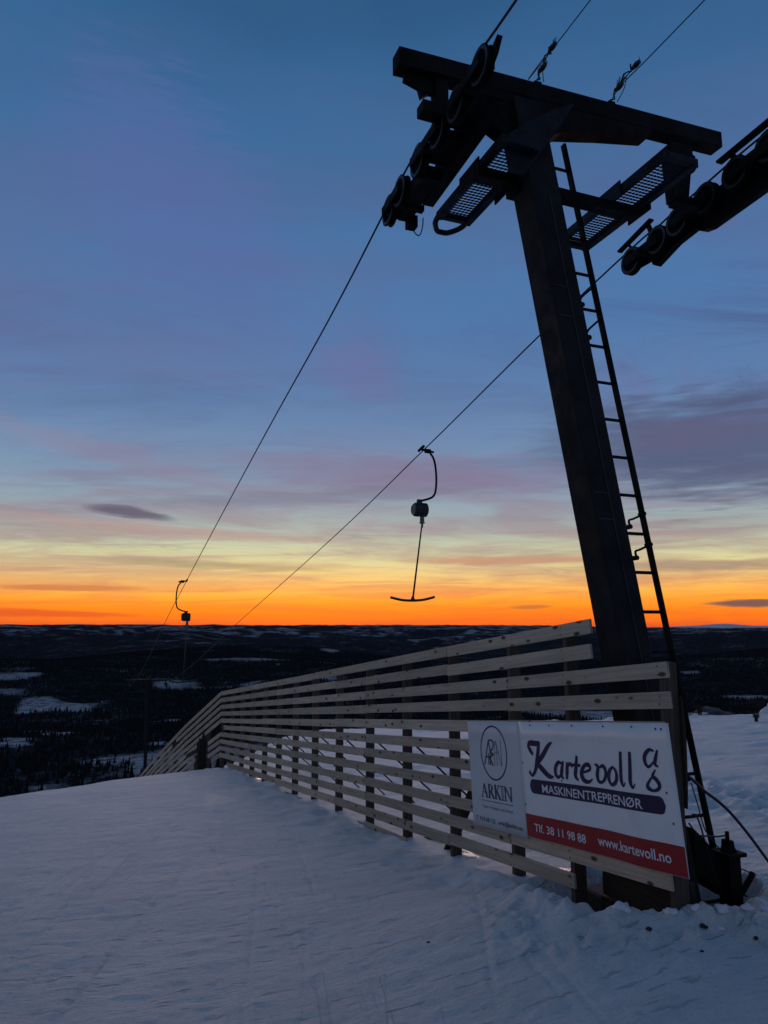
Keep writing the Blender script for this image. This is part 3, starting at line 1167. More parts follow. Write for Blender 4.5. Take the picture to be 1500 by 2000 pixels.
# catcher, bracket and small fittings
m = MB()
hbox(m, 4.20, 4.31, 1.92, 2.42, 3.53, 3.61)
hbox(m, 4.21, 4.29, 2.02, 2.12, 3.60, armz(2.07) - .069)
hbox(m, 4.21, 4.29, 2.30, 2.40, 3.60, armz(2.35) - .069)
m.prism([W(4.25, v, z) for v, z in ((1.80, 3.82), (1.79, 3.74), (1.90, 3.71), (1.92, 3.64), (1.98, 3.69), (2.05, 3.70), (2.07, 3.815))], tuple(c * 0.03 for c in Uv))
m.build('train_hanger', M_ARM, tower)
m = MB()
m.box(W(5.12, 2.2, 3.36), Uv, Nv, Zv, 0.22, 0.10, 0.09)
m.box(W(5.20, 2.26, 3.30), Uv, Nv, Zv, 0.08, 0.08, 0.10)
m.prism([W(3.62, 2.16, 3.58), W(3.565, 2.16, 3.655), W(3.66, 2.16, 3.61), W(3.74, 2.16, 3.50)], tuple(c * 0.04 for c in Nv))
m.tube(smooth_path([W(5.1, 2.32, 3.30), W(5.16, 2.34, 3.25), W(5.2, 2.33, 3.20), W(5.23, 2.3, 3.24), W(5.2, 2.28, 3.28)], 4), 0.005, 5)
m.build('rope_catcher', M_ARM, ltrain)['kind'] = 'stuff'

# right train
m = MB()
VR = 4.40
m.prism([W(u, VR + 0.10, z) for u, z in ((4.92, 3.36), (4.90, 3.20), (4.86, 3.17), (4.60, 3.25), (4.40, 3.27), (4.31, 3.21), (4.22, 3.19), (3.70, 3.22), (3.10, 3.28), (2.9, 3.34), (2.9, 3.46), (3.60, 3.47), (4.2, 3.44), (4.6, 3.40))], tuple(c * 0.06 for c in Nv))
for ua, za, ub, zb in ((5.07, 3.304, 4.737, 3.332), (4.487, 3.370, 4.18, 3.405), (3.87, 3.44, 3.56, 3.462), (3.25, 3.47, 2.95, 3.48)):
    for dv in (-0.055, 0.055):
        m.beam(W(ua + 0.04, VR + dv, za - 0.01), W(ub - 0.04, VR + dv, zb - 0.01), 0.012, 0.08)
    m.beam(W((ua + ub) / 2, VR - 0.08, (za + zb) / 2 - 0.02), W((ua + ub) / 2, VR + 0.14, (za + zb) / 2 - 0.03), 0.05, 0.05)
m.prism([W(u, VR + 0.065, z) for u, z in ((5.12, 3.24), (5.12, 3.36), (4.75, 3.40), (4.2, 3.47), (3.6, 3.53), (2.9, 3.55), (2.9, 3.36), (3.7, 3.30), (4.3, 3.27), (4.8, 3.22))], tuple(c * 0.012 for c in Nv))
rtrain = m.build('sheave_train', M_ARM, tower)
for u, z in ((5.072, 3.304), (4.737, 3.332), (4.487, 3.370), (4.18, 3.405), (3.87, 3.44), (3.56, 3.462), (3.25, 3.47), (2.95, 3.48)):
    put_wheel(rtrain, u, VR, z)
m = MB()
m.beam(W(5.24, VR, 3.475), W(4.80, VR, 3.565), 0.05, 0.018)
m.beam(W(4.03, VR, 3.625), W(3.0, VR, 3.69), 0.06, 0.02)
m.beam(W(5.10, VR, 3.47), W(5.06, VR + .06, 3.33), 0.02, 0.02)
m.beam(W(4.85, VR, 3.55), W(4.83, VR + .06, 3.36), 0.05, 0.02)
m.beam(W(3.9, VR, 3.63), W(3.9, VR + .06, 3.44), 0.04, 0.02)
m.beam(W(3.45, VR, 3.65), W(3.45, VR + .06, 3.44), 0.04, 0.02)
m.build('rope_guard', M_ARM, rtrain)['kind'] = 'stuff'
m = MB()
m.quad_box([W(4.18, 4.08, 3.83), W(4.18, 4.30, 3.83), W(4.31, 4.30, 3.83), W(4.31, 4.08, 3.83),
            W(4.18, 4.11, 3.36), W(4.18, 4.22, 3.36), W(4.31, 4.22, 3.36), W(4.31, 4.11, 3.36)])
hbox(m, 4.2, 4.3, 4.12, 4.52, 3.33, 3.40)
m.prism([W(4.25, v, z) for v, z in ((4.30, 3.84), (4.37, 3.80), (4.37, 3.69), (4.35, 3.66), (4.30, 3.68))], tuple(c * 0.04 for c in Uv))
m.build('train_hanger', M_ARM, tower)

# foot: concrete footing and old timbers in the hollow
f_ = thing('concrete_footing', W(4.35, 3.72, -2.3), 'dark concrete footing under the leaning tower in the snow hollow', 'footing')
m = MB()
hbox(m, 4.06, 4.85, 3.40, 4.04, -2.45, -1.86)
bevel(m.build('block', M_CONC, f_), 0.03, 2)
m = MB()
hbox(m, 4.02, 4.9, 3.30, 3.385, -2.4, -2.0)
m.build('kerb', M_CONC, f_)
for k in range(4):
    m = MB()
    a = 0.012 * ((k * 7) % 3)
    hbox(m, 3.66 + a, 4.54 - a, 3.345 + a, 3.385 + a, -2.14 + 0.165 * k, -1.985 + 0.165 * k)
    m.build('retaining_board', M_OLD, f_)

# ---------------------------------------------------------------- ropes and wires
def rope(name, pts, r, label, cat, mat=M_ROPE, group=None, n=7, k=8):
    m = MB()
    m.tube(smooth_path([W(*p) for p in pts], k), r, n)
    o = m.build(name, mat)
    return tag(o, label, cat, group)


PYL = (51.3, 3.55)          # next tower down the hill
rope('haul_rope', [(-30, 2.1, 3.0), (-10, 2.1, 3.35), (1.5, 2.1, 3.60), (3.3, 2.1, 3.625), (3.69, 2.1, 3.635), (4.03, 2.1, 3.615), (4.32, 2.1, 3.612), (4.67, 2.1, 3.60), (5.02, 2.1, 3.556), (5.28, 2.1, 3.50),
                   (7.04, 2.1, 3.15), (10.67, 2.1, 2.58), (19.0, 2.12, 1.2), (26.6, 2.2, 0.0), (38.0, 2.3, -2.0), (51.3, 2.4, -3.72)], 0.0085,
     'left haul rope, running over the left wheels down to the far hanger', 'steel rope')
rope('haul_rope', [(-30, 4.4, 4.6), (-8, 4.4, 3.9), (1.5, 4.4, 3.64), (2.95, 4.4, 3.605), (3.56, 4.4, 3.587), (3.87, 4.4, 3.565), (4.18, 4.4, 3.53), (4.487, 4.4, 3.495), (4.737, 4.4, 3.457), (5.072, 4.4, 3.428),
                   (6.64, 4.4, 3.17), (9.71, 4.4, 2.59), (14.6, 4.42, 1.74), (25.8, 4.45, 0.0), (38.0, 4.5, -1.95), (51.3, 4.6, -3.72)], 0.0085,
     'right haul rope, passing behind the pole and carrying the near hanger', 'steel rope')


def tie_wire(v, z0, pts, label):
    m = MB()
    m.tube(smooth_path([W(*p) for p in pts], 6), 0.0042, 6)
    # doubled, twisted tail back to the beam
    a = pts[0]
    b = pts[1]
    tw = []
    for i in range(14):
        t = i / 13
        tw.append(W(a[0] + (b[0] - a[0]) * t, a[1] + 0.022 * sin(t * 17), a[2] + (b[2] - a[2]) * t + 0.018 * cos(t * 17)))
    m.tube(tw, 0.006, 6)
    o = m.build('guy_wire', M_ROPE)
    tag(o, label, 'wire')
    rnd = random.Random(int(v * 100))
    f = MB()
    for c, nn, ln in ((b, 5, 0.04), ((a[0] * .6 + b[0] * .4, a[1], a[2] * .6 + b[2] * .4), 8, 0.045 if v < 3 else 0.08)):
        for i in range(nn):
            d = vnorm((0.5 + rnd.uniform(-.6, .6), -0.8 + rnd.uniform(-.5, .5), 0.9 + rnd.uniform(-.5, .5)))
            p = W(c[0] + rnd.uniform(-.03, .03), c[1], c[2])
            mid = vadd(p, d, ln * 0.5)
            f.tube([p, mid, vadd(vadd(mid, d, ln * rnd.uniform(.2, .6)), (0, 0, rnd.uniform(-.02, .02)))], [0.005, 0.0035, 0.002], 5)
        f.lathe(W(*c), Uv, [(-0.045, 0), (-0.04, 0.016), (0.0, 0.021), (0.04, 0.014), (0.045, 0)], 10)
    f.build('frayed_strands', M_ROPE, o)['kind'] = 'stuff'
    h = MB()
    h.tube(smooth_path([W(b[0] + .12, b[1] + .01, b[2] - .01), W(b[0] + .18, b[1] + .035, b[2] - .05), W(a[0] - 0.02, a[1] + .05, a[2] - 0.0)], 5), 0.0035, 5)
    h.build('slack_strand', M_ROPE, o)


tie_wire(2.84, 4.02, [(4.22, 2.86, 4.03), (4.02, 2.87, 4.16), (3.5, 2.88, 4.17), (-6, 2.9, 4.45), (-25, 2.9, 5.2)],
         'thin guy wire with frayed ends tied to the middle of the crossarm')
tie_wire(3.55, 4.05, [(4.22, 3.53, 4.05), (3.95, 3.56, 4.17), (3.25, 3.58, 4.15), (-6, 3.6, 4.30), (-25, 3.6, 5.0)],
         'thin guy wire with a bushy frayed tie on the right half of the crossarm')


# ---------------------------------------------------------------- T-bar hangers
def tbar(u, v, z, side, lean, drop, label, ro=0.0):
    root = thing('t_bar_hanger', W(u, v, z), label, 't-bar', 'tow hangers on the haul ropes')
    m = MB()
    m.tube([W(u - 0.09, v, z + 0.014), W(u + 0.09, v, z - 0.014)], 0.022, 10)
    m.tube([W(u, v - side * 0.02, z - 0.01), W(u, v + side * 0.17, z - 0.035), W(u, v + side * 0.20, z - 0.04)], 0.018, 8)
    m.lathe(W(u, v + side * 0.105, z - 0.03), Nv, [(-0.04, 0), (-0.04, 0.034), (0.04, 0.034), (0.04, 0)], 12)
    m.build('grip', M_ARM, root)
    a = smooth_path([W(u, v + side * 0.12, z - 0.03), W(u, v + side * 0.20, z - 0.14), W(u, v + side * 0.235, z - 0.32), W(u, v + side * 0.235, z - 0.55),
                     W(u, v + side * 0.20 + ro * 0.3, z - 0.70), W(u, v + side * 0.06 + ro * 0.8, z - 0.77), W(u, v - side * 0.03 + ro, z - 0.775)], 6)
    m = MB()
    m.tube(a, 0.0165, 8)
    m.build('hanger_arm', M_ARM, root)
    cz = z - 0.915
    cv = v + side * 0.01 + ro
    axl = Nv
    m = MB()
    m.lathe(W(u, cv, cz), axl, [(-0.10, 0), (-0.10, 0.085), (-0.085, 0.10), (-0.03, 0.104), (-0.01, 0.098), (0.02, 0.104), (0.09, 0.102), (0.10, 0.088), (0.10, 0)], 26)
    m.box(W(u, cv - 0.01, cz + 0.11), Nv, Uv, Zv, 0.07, 0.05, 0.06)
    reel = m.build('reel', M_REELD, root)
    m = MB()
    m.lathe(vadd(W(u, cv, cz), axl, -0.103), axl, [(-0.006, 0), (-0.012, 0.03), (-0.004, 0.035), (-0.004, 0.07), (-0.012, 0.074), (0.0, 0.084)], 26)
    m.build('reel_cover', M_REEL, reel)
    m = MB()
    p = W(u, cv + 0.03, cz - 0.10)
    m.lathe(p, (0, 0, -1), [(0, 0.03), (0.05, 0.034), (0.085, 0.030), (0.085, 0.045), (0.095, 0.045), (0.10, 0.02), (0.16, 0.012)], 14)
    m.build('rope_outlet', M_REEL, root)
    top = W(u, cv + 0.03, cz - 0.19)
    ev = cv + 0.03 - lean
    bot = W(u + 0.02, ev, cz - 0.19 - drop)
    m = MB()
    m.tube([top, vadd(tuple(c * 0.5 for c in top), bot, 0.5), bot], [0.011, 0.013, 0.015], 8)
    m.build('rod', M_TBAR, root)
    zb = cz - 0.20 - drop
    m = MB()
    L = 0.34
    m.tube(smooth_path([W(u + .02, ev - L, zb + 0.03), W(u + .02, ev - L * .5, zb - 0.004), W(u + .02, ev, zb - 0.010), W(u + .02, ev + L * .5, zb + 0.004), W(u + .02, ev + L, zb + 0.045)], 5),
           [0.018] * 21, 8)
    m.lathe(W(u + .02, ev, zb + 0.05), (0, 0, -1), [(0, 0.015), (0.03, 0.026), (0.06, 0.04)], 10)
    m.build('crossbar', M_TBAR, root)
    return root


tbar(9.70, 4.35, 2.60, 1, 0.145, 1.10, 'near T-bar hanging from the right haul rope, its bar clear against the sunset', -0.035)
tbar(19.2, 2.12, 1.165, -1, 0.04, 1.38, 'far small T-bar on the left haul rope, its rod dropping below the horizon', 0.03)


# ---------------------------------------------------------------- lower lift towers down the hill
def lower_tower(u, v, top, hgt, label):
    root = thing('lift_tower', W(u, v, top - hgt), label, 'lift tower')
    m = MB()
    m.beam(W(u, v, top - hgt), W(u, v - 0.15, top), 0.20, 0.20, up=Uv)
    m.build('pole', M_STEEL, root)
    m = MB()
    hbox(m, u - .08, u + .08, v - 1.45, v + 1.25, top, top + 0.11)
    m.build('crossarm', M_STEEL, root)
    for s in (-1.2, 1.0):
        m = MB()
        hbox(m, u - 0.9, u + 0.9, v + s - .04, v + s + .04, top - 0.32, top - 0.2)
        hbox(m, u - 0.05, u + 0.05, v + s - .04, v + s + .04, top - 0.3, top)
        tr = m.build('sheave_train', M_STEEL, root)
        for k in range(4):
            place('wheel', WHEEL, tr, W(u - 0.66 + 0.44 * k, v + s, top - 0.26))
    return root


lower_tower(51.3, 3.6, -3.45, 7.8, 'next lift tower down the hill, faint against the dark valley')

# ---------------------------------------------------------------- snow fence
FU0 = 3.5


def row_z(k, u):
    return -0.207 - 0.1702 * (k - 1) - 0.1095 * (u - 6.26)


fence = thing('snow_fence', W(9.0, VF, -2.4), 'long pale wooden slat fence running downhill beside the piste, bending at the crest', 'fence')
rb = random.Random(5)


def board(u0, v0, z0, u1, v1, z1, hgt=0.098, thick=0.022, name='board'):
    m = MB()
    p, q = W(u0, v0, z0), W(u1, v1, z1)
    d = vnorm(vsub(q, p))
    out = vnorm(vcross(d, Zv))          # away from the piste
    up = vcross(out, d)
    if up[2] < 0:
        up = tuple(-c for c in up)
    c8 = []
    n = 1
    for c in (p, q):
        c8 += [vadd(vadd(c, out, a * thick / 2), up, e * hgt / 2) for a, e in ((-1, -1), (-1, 1), (1, 1), (1, -1))]
    m.quad_box(c8)
    o = bevel(m.build(name, M_BOARD, fence), 0.004)
    return o


posts_u = [3.635, 4.617, 5.408, 6.513, 7.664, 8.833, 10.06, 11.26, 12.43, 13.61, 14.79, 15.99, 17.16, 18.42, 19.75]
starts = {1: 4.275, 2: 4.282, 3: 3.556, 4: 3.549, 5: 3.61, 6: 3.61, 7: 3.61, 8: 3.61, 9: 3.61, 10: 3.62, 11: 4.568, 12: 7.55}
for k in range(1, 13):
    s = starts[k]
    end = 19.80
    if k == 6:
        end = 19.3
    if k == 11:
        end = 18.6
    if k == 12:
        end = 15.4
    cuts = [s]
    j = [i for i, p in enumerate(posts_u) if p > s + 1.2]
    i = j[0] + (k * 3) % 3
    while i < len(posts_u) - 1:
        if posts_u[i] < end - 1.5:
            cuts.append(posts_u[i])
        i += rb.choice((3, 3, 4))
    cuts.append(end)
    for a, b in zip(cuts[:-1], cuts[1:]):
        dz0, dz1 = rb.uniform(-.006, .006), rb.uniform(-.006, .006)
        if k == 12 and a < 9:
            dz0 -= 0.02
        board(a + 0.0015, VF - 0.011 + rb.uniform(-.002, .002), row_z(k, a) + dz0, b - 0.0015, VF - 0.011 + rb.uniform(-.002, .002), row_z(k, b) + dz1,
              hgt=0.098 + rb.uniform(-.003, .003))
# posts (planks on edge) behind the boards
for i, u in enumerate(posts_u):
    top = row_z(1, u) + (0.035 if u > 4.3 else 0.0)
    if i == 0:
        top = row_z(3, u) + 0.05
    bot = gz(u, VF + .1) - EYE - 0.35
    m = MB()
    th = 0.046
    dp = 0.098
    lean = rb.uniform(-.006, .006)
    m.quad_box([W(u - th / 2, VF + .001, bot), W(u + th / 2, VF + .001, bot), W(u + th / 2, VF + dp, bot), W(u - th / 2, VF + dp, bot),
                W(u - th / 2 + lean, VF + .001, top), W(u + th / 2 + lean, VF + .001, top), W(u + th / 2 + lean, VF + dp, top), W(u - th / 2 + lean, VF + dp, top)])
    m.build('post', M_POST, fence)
    if 2 < i < 13 or i in (1, 2):
        zt = row_z(6, u) - 0.02
        gb = gz(u + 0.1, VF + 1.25) - EYE
        m = MB()
        m.tube([W(u, VF + dp + .004, zt), W(u + 0.03, VF + 1.25, gb - 0.05)], 0.011, 6)
        m.build('stay', M_OLD, fence)
m = MB()
for i, u in enumerate(posts_u[:8]):
    for k in range(1, 12):
        if starts[k] > u - 0.03:
            continue
        if u < 6.1 and 5 <= k <= 9:
            continue
        for e in (-0.026, 0.024):
            m.lathe(W(u + rb.uniform(-.012, .012), VF - 0.0235, row_z(k, u) + e + rb.uniform(-.006, .006)), Nv, [(0.0, 0.0), (0.0, 0.0055), (0.003, 0.0055)], 6)
m.build('nails', M_SCREW, fence)['kind'] = 'stuff'
# near end: added dark tapering strip in place of the gap behind the sign
m = MB()
m.prism([W(3.60, VF + a, z) for a, z in ((0.10, -0.40), (0.112, -0.42), (0.125, -0.62), (0.115, -0.90), (0.103, -1.05), (0.10, -1.05))], tuple(c * 0.024 for c in Uv))
m.build('gap_strip', M_OLD, fence)
# loose diagonal plank behind the boards
m = MB()
m.beam(W(6.36, VF + 0.21, -1.40), W(6.98, VF + 0.13, -2.30), 0.028, 0.10, up=Nv)
m.build('diagonal_plank', M_OLD, fence)
m = MB()
m.beam(W(7.3, VF + 0.30, -2.18), W(7.9, VF + 0.16, -2.34), 0.03, 0.10, up=Zv)
m.beam(W(5.9, VF + 0.35, -2.09), W(7.0, VF + 0.05, -2.22), 0.03, 0.09, up=Nv)
m.build('fallen_plank', M_OLD, fence)

# lower stretch, dropping over the crest
D2 = (cos(radians(8.8)), -sin(radians(8.8)))


def f2(s, z, off=0.0):
    return (19.82 + D2[0] * s - D2[1] * 0 , VF + D2[1] * s + off, z)


def row2(k, s):
    return row_z(k, 19.82) - 0.345 * s - 0.006 * s * s * (1 if s > 0 else 0) + 0.004 * k * s * 0


for k in range(1, 11):
    segs = [(0.02, 3.4), (3.4, 6.6), (6.6, 9.3)]
    if k == 6:
        segs = [(2.1, 6.6), (6.6, 9.3)]
    if k in (7, 8, 9):
        segs = [(0.02, 1.0), (2.0 + 0.12 * k - 0.8, 6.6), (6.6, 9.3)]
    if k == 10:
        segs = [(0.02, 0.7), (2.4, 6.6), (6.6, 9.3)]
    if k == 2:
        segs = [(0.02, 4.2), (4.7, 9.3)]
    for a, b in segs:
        j = rb.uniform(-.01, .01)
        p, q = f2(a, row2(k, a) + j), f2(b - 0.003, row2(k, b) + j)
        board(p[0], p[1] - .011, p[2], q[0], q[1] - .011, q[2])
for s in (1.15, 2.3, 3.4, 4.5, 5.6, 6.6, 7.8, 9.2):
    p = f2(s, row2(1, s) + 0.02)
    bt = gz(p[0], p[1] + .06) - EYE - 0.4
    m = MB()
    hbox(m, p[0] - .023, p[0] + .023, p[1] + .004, p[1] + .10, bt, p[2])
    m.build('post', M_POST, fence)
m = MB()
q = f2(1.35, 0)
zz = row2(6, 1.35)
gq = gz(q[0], q[1]) - EYE
m.prism([W(q[0], q[1] + a, z) for a, z in ((-0.16, gq - .1), (-0.19, gq + 0.35), (-0.14, zz - 0.15), (-0.16, zz + 0.05), (-0.09, zz + 0.02), (-0.05, zz + 0.22), (-0.02, zz + 0.02), (0.05, zz + 0.08), (0.04, gq + 0.5), (0.08, gq + 0.3), (0.07, gq - .1))], tuple(c * 0.08 for c in Uv))
m.beam(W(q[0] - .1, q[1] - 0.2, zz - .25), W(q[0] + 0.9, q[1] - 0.35, zz - 0.55), 0.05, 0.10)
m.build('broken_post', M_OLD, fence)


# ---------------------------------------------------------------- signs
SD = (-0.99406, 0.10885)         # along the sign in (u, z)
ST = (0.10885, 0.99406)
SU, SZ = 5.196, -0.736


def wave(a, b):
    return 0.006 * sin(a * 5.1 + 0.6) + 0.0065 * sin(a * 11.0 + 1.2 + b * 1.5) * (0.4 + 0.6 * max(0.0, min(1.0, a / 1.6)))


def SP(a, b, off):
    """sign sheet coordinates: a to the right, b up from its top edge, off towards the viewer"""
    return W(SU + a * SD[0] + b * ST[0], VF - 0.046 - off - wave(a, b), SZ + a * SD[1] + b * ST[1])


def sheet(name, a0, a1, b0, b1, off, mat, parent, na=44, nb=8, shape=None, thick=0.0):
    vs, fs = [], []
    for i in range(na + 1):
        a = a0 + (a1 - a0) * i / na
        for j in range(nb + 1):
            t = j / nb
            lo, hi = (b0, b1) if shape is None else shape(a)
            vs.append(SP(a, lo + (hi - lo) * t, off))
    for i in range(na):
        for j in range(nb):
            k = i * (nb + 1) + j
            fs.append((k, k + nb + 1, k + nb + 2, k + 1))
    org = WORLD_ORIGIN[parent.name]
    me = bpy.data.meshes.new(name)
    me.from_pydata([vsub(p, org) for p in vs], [], fs)
    me.polygons.foreach_set('use_smooth', [True] * len(fs))
    me.materials.append(mat)
    o = place(name, me, parent, org)
    if thick:
        sm = o.modifiers.new('thickness', 'SOLIDIFY')
        sm.thickness = thick
        sm.offset = -1
    return o


def strokes(name, glyphs, off, mat, parent, w_scale=1.0, k=7):
    """brush strokes given as (a, b, width) points, each a flat ribbon"""
    vs, fs = [], []
    for gi, st_ in enumerate(glyphs):
        pts = smooth_path(st_, k)
        n = len(pts)
        base_ = len(vs)
        o2 = off + 0.00035 * (gi % 3)
        for i, (a, b, wd) in enumerate(pts):
            pa = pts[max(0, i - 1)]
            pb = pts[min(n - 1, i + 1)]
            dx, dy = pb[0] - pa[0], pb[1] - pa[1]
            l = hypot(dx, dy) or 1e-6
            nx, ny = -dy / l, dx / l
            h = wd * w_scale / 2
            vs.append(SP(a + nx * h, b + ny * h, o2))
            vs.append(SP(a - nx * h, b - ny * h, o2))
        for i in range(n - 1):
            q = base_ + i * 2
            fs.append((q, q + 1, q + 3, q + 2))
    org = WORLD_ORIGIN[parent.name]
    me = bpy.data.meshes.new(name)
    me.from_pydata([vsub(p, org) for p in vs], [], fs)
    me.materials.append(mat)
    return place(name, me, parent, org)


def text(name, s, a0, a1, b0, b1, off, mat, parent, bold=0.0, shear=0.0, b_slope=0.0):
    """type set into the box a0..a1, b0..b1 of the sign sheet"""
    cu = bpy.data.curves.new(name, 'FONT')
    cu.body = s
    cu.size = 1.0
    cu.offset = bold
    cu.resolution_u = 3
    tmp = bpy.data.objects.new(name, cu)
    COL.objects.link(tmp)
    dg = bpy.context.evaluated_depsgraph_get()
    me = bpy.data.meshes.new_from_object(tmp.evaluated_get(dg))
    bpy.data.objects.remove(tmp)
    co = np.zeros(len(me.vertices) * 3)
    me.vertices.foreach_get('co', co)
    co = co.reshape(-1, 3)
    xs, ys = co[:, 0], co[:, 1]
    x0, x1 = xs.min(), xs.max()
    cap = 0.73
    org = WORLD_ORIGIN[parent.name]
    out = []
    for x, y in zip(xs, ys):
        b = b0 + (b1 - b0) * y / cap
        a = a0 + (a1 - a0) * (x - x0) / (x1 - x0)
        out += list(vsub(SP(a + shear * (b - b0), b, off), org))
    me.vertices.foreach_set('co', out)
    me.materials.clear()
    me.materials.append(mat)
    me.update()
    return place(name, me, parent, org)


ks = thing('advertising_sign', SP(0.8, -0.83, 0), 'white sign with navy lettering and a red strip at the near end of the fence', 'sign')
sheet('panel', 0.0, 1.666, -0.828, 0.004, 0.0, M_SIGNW, ks, thick=0.003)
sheet('red_strip', 0.0015, 1.6645, -0.826, -0.664, 0.0015, M_RED, ks, nb=3)
BR_ = 0.0505


def band(a):
    a0, a1, bm = 0.102, 1.553, -0.461
    x = min(a - a0, a1 - a)
    h = sqrt(max(0.0, BR_ ** 2 - max(0.0, BR_ - x) ** 2))
    return bm - h, bm + h


vsA = None
sheet('blue_band', 0.102, 1.553, 0, 0, 0.0015, M_NAVY, ks, na=96, nb=2, shape=band)
KART = [
    [(0.116, -0.183, 0.016), (0.134, -0.157, 0.033), (0.165, -0.150, 0.040), (0.209, -0.152, 0.039), (0.262, -0.150, 0.034), (0.282, -0.146, 0.014)],
    [(0.119, -0.170, 0.026), (0.148, -0.203, 0.036), (0.180, -0.234, 0.022)],
    [(0.269, -0.140, 0.030), (0.250, -0.208, 0.038), (0.222, -0.295, 0.043), (0.190, -0.352, 0.030), (0.150, -0.383, 0.022), (0.112, -0.356, 0.028)],
    [(0.438, -0.138, 0.010), (0.405, -0.152, 0.026), (0.364, -0.181, 0.036), (0.296, -0.241, 0.039), (0.220, -0.299, 0.034)],
    [(0.212, -0.285, 0.030), (0.276, -0.325, 0.043), (0.345, -0.367, 0.040), (0.385, -0.378, 0.030), (0.422, -0.376, 0.010)],
    [(0.553, -0.284, 0.012), (0.500, -0.273, 0.026), (0.456, -0.311, 0.034), (0.451, -0.354, 0.034), (0.482, -0.375, 0.022), (0.531, -0.345, 0.014)],
    [(0.560, -0.262, 0.020), (0.537, -0.310, 0.034), (0.523, -0.359, 0.033), (0.550, -0.380, 0.010)],
    [(0.606, -0.266, 0.020), (0.597, -0.323, 0.036), (0.583, -0.382, 0.022)],
    [(0.602, -0.306, 0.012), (0.636, -0.276, 0.024), (0.668, -0.292, 0.024)],
    [(0.722, -0.218, 0.022), (0.705, -0.293, 0.034), (0.690, -0.352, 0.034), (0.721, -0.380, 0.010)],
    [(0.668, -0.281, 0.020), (0.755, -0.281, 0.019)],
    [(0.769, -0.327, 0.012), (0.848, -0.303, 0.020), (0.843, -0.273, 0.028), (0.795, -0.280, 0.026), (0.760, -0.329, 0.036), (0.777, -0.372, 0.034), (0.828, -0.381, 0.022), (0.871, -0.359, 0.008)],
    [(0.905, -0.264, 0.012), (0.939, -0.280, 0.028), (0.924, -0.333, 0.034), (0.935, -0.370, 0.026), (0.973, -0.373, 0.014)],
    [(0.950, -0.284, 0.012), (0.998, -0.271, 0.026), (1.023, -0.303, 0.032), (1.004, -0.350, 0.026), (0.956, -0.381, 0.012)],
    [(1.114, -0.266, 0.012), (1.066, -0.300, 0.030), (1.050, -0.345, 0.032), (1.074, -0.378, 0.022), (1.117, -0.366, 0.026), (1.142, -0.329, 0.031), (1.136, -0.289, 0.024), (1.104, -0.268, 0.012)],
    [(1.210, -0.171, 0.026), (1.196, -0.266, 0.030), (1.187, -0.344, 0.031), (1.204, -0.376, 0.016), (1.226, -0.353, 0.006)],
    [(1.298, -0.169, 0.024), (1.286, -0.267, 0.030), (1.276, -0.347, 0.030), (1.293, -0.379, 0.017), (1.318, -0.355, 0.006)],
    [(1.512, -0.158, 0.010), (1.469, -0.152, 0.021), (1.426, -0.189, 0.028), (1.426, -0.230, 0.025), (1.452, -0.249, 0.017), (1.500, -0.218, 0.010)],
    [(1.542, -0.150, 0.014), (1.519, -0.196, 0.027), (1.506, -0.230, 0.024), (1.534, -0.246, 0.008)],
    [(1.506, -0.262, 0.008), (1.474, -0.299, 0.022), (1.502, -0.319, 0.027), (1.523, -0.347, 0.029), (1.507, -0.372, 0.021), (1.465, -0.383, 0.017), (1.425, -0.368, 0.028), (1.430, -0.344, 0.019), (1.478, -0.296, 0.010)],
]
strokes('lettering', KART, 0.0020, M_NAVY, ks, 1.04)
text('lettering', 'MASKINENTREPRENØR', 0.265, 1.362, -0.495, -0.436, 0.0035, M_PRINTW, ks, 0.012)
text('lettering', 'Tlf. 38 11 98 88', 0.122, 0.738, -0.776, -0.720, 0.0035, M_PRINTW, ks, 0.012)
text('lettering', 'www.kartevoll.no', 0.862, 1.546, -0.768, -0.706, 0.0035, M_PRINTW, ks, 0.014)
sc = MB()
for a, b in ((0.17, -0.02), (0.42, -0.02), (0.70, -0.02), (1.05, -0.02), (1.34, -0.02), (1.55, -0.03), (1.60, -0.03), (0.02, -0.30), (0.015, -0.60), (0.52, -0.395), (1.575, -0.386), (1.60, -0.55)):
    p = SP(a, b, 0.001)
    sc.lathe(p, tuple(-c for c in Nv), [(0, 0.007), (0.003, 0.006), (0.004, 0.0)], 8)
sc.build('screws', M_SCREW, ks)

ar = thing('advertising_sign', SP(-0.45, -0.85, 0), 'small grey sign with a round monogram left of the white one', 'sign')
sheet('panel', -0.872, -0.003, -0.848, 0.004, -0.001, M_SIGNG, ar, na=20, thick=0.003)
circ = []
for i in range(41):
    t = 2 * pi * i / 40
    circ.append((-0.449 + 0.211 * cos(t), -0.247 + 0.2115 * sin(t), 0.0105))
strokes('monogram', [circ,
                     [(-0.610, -0.348, .011), (-0.520, -0.150, .011)], [(-0.520, -0.150, .011), (-0.500, -0.246, .011), (-0.512, -0.346, .011)], [(-0.578, -0.282, .010), (-0.508, -0.282, .010)],
                     [(-0.514, -0.148, .011), (-0.462, -0.150, .011), (-0.444, -0.178, .011), (-0.462, -0.214, .011), (-0.500, -0.238, .011)], [(-0.500, -0.236, .011), (-0.452, -0.270, .011)],
                     [(-0.528, -0.252, .010), (-0.540, -0.345, .010)], [(-0.450, -0.250, .011), (-0.520, -0.300, .011)], [(-0.510, -0.296, .011), (-0.464, -0.350, .012)]],
        0.001, M_INK, ar, 1.25, k=5)
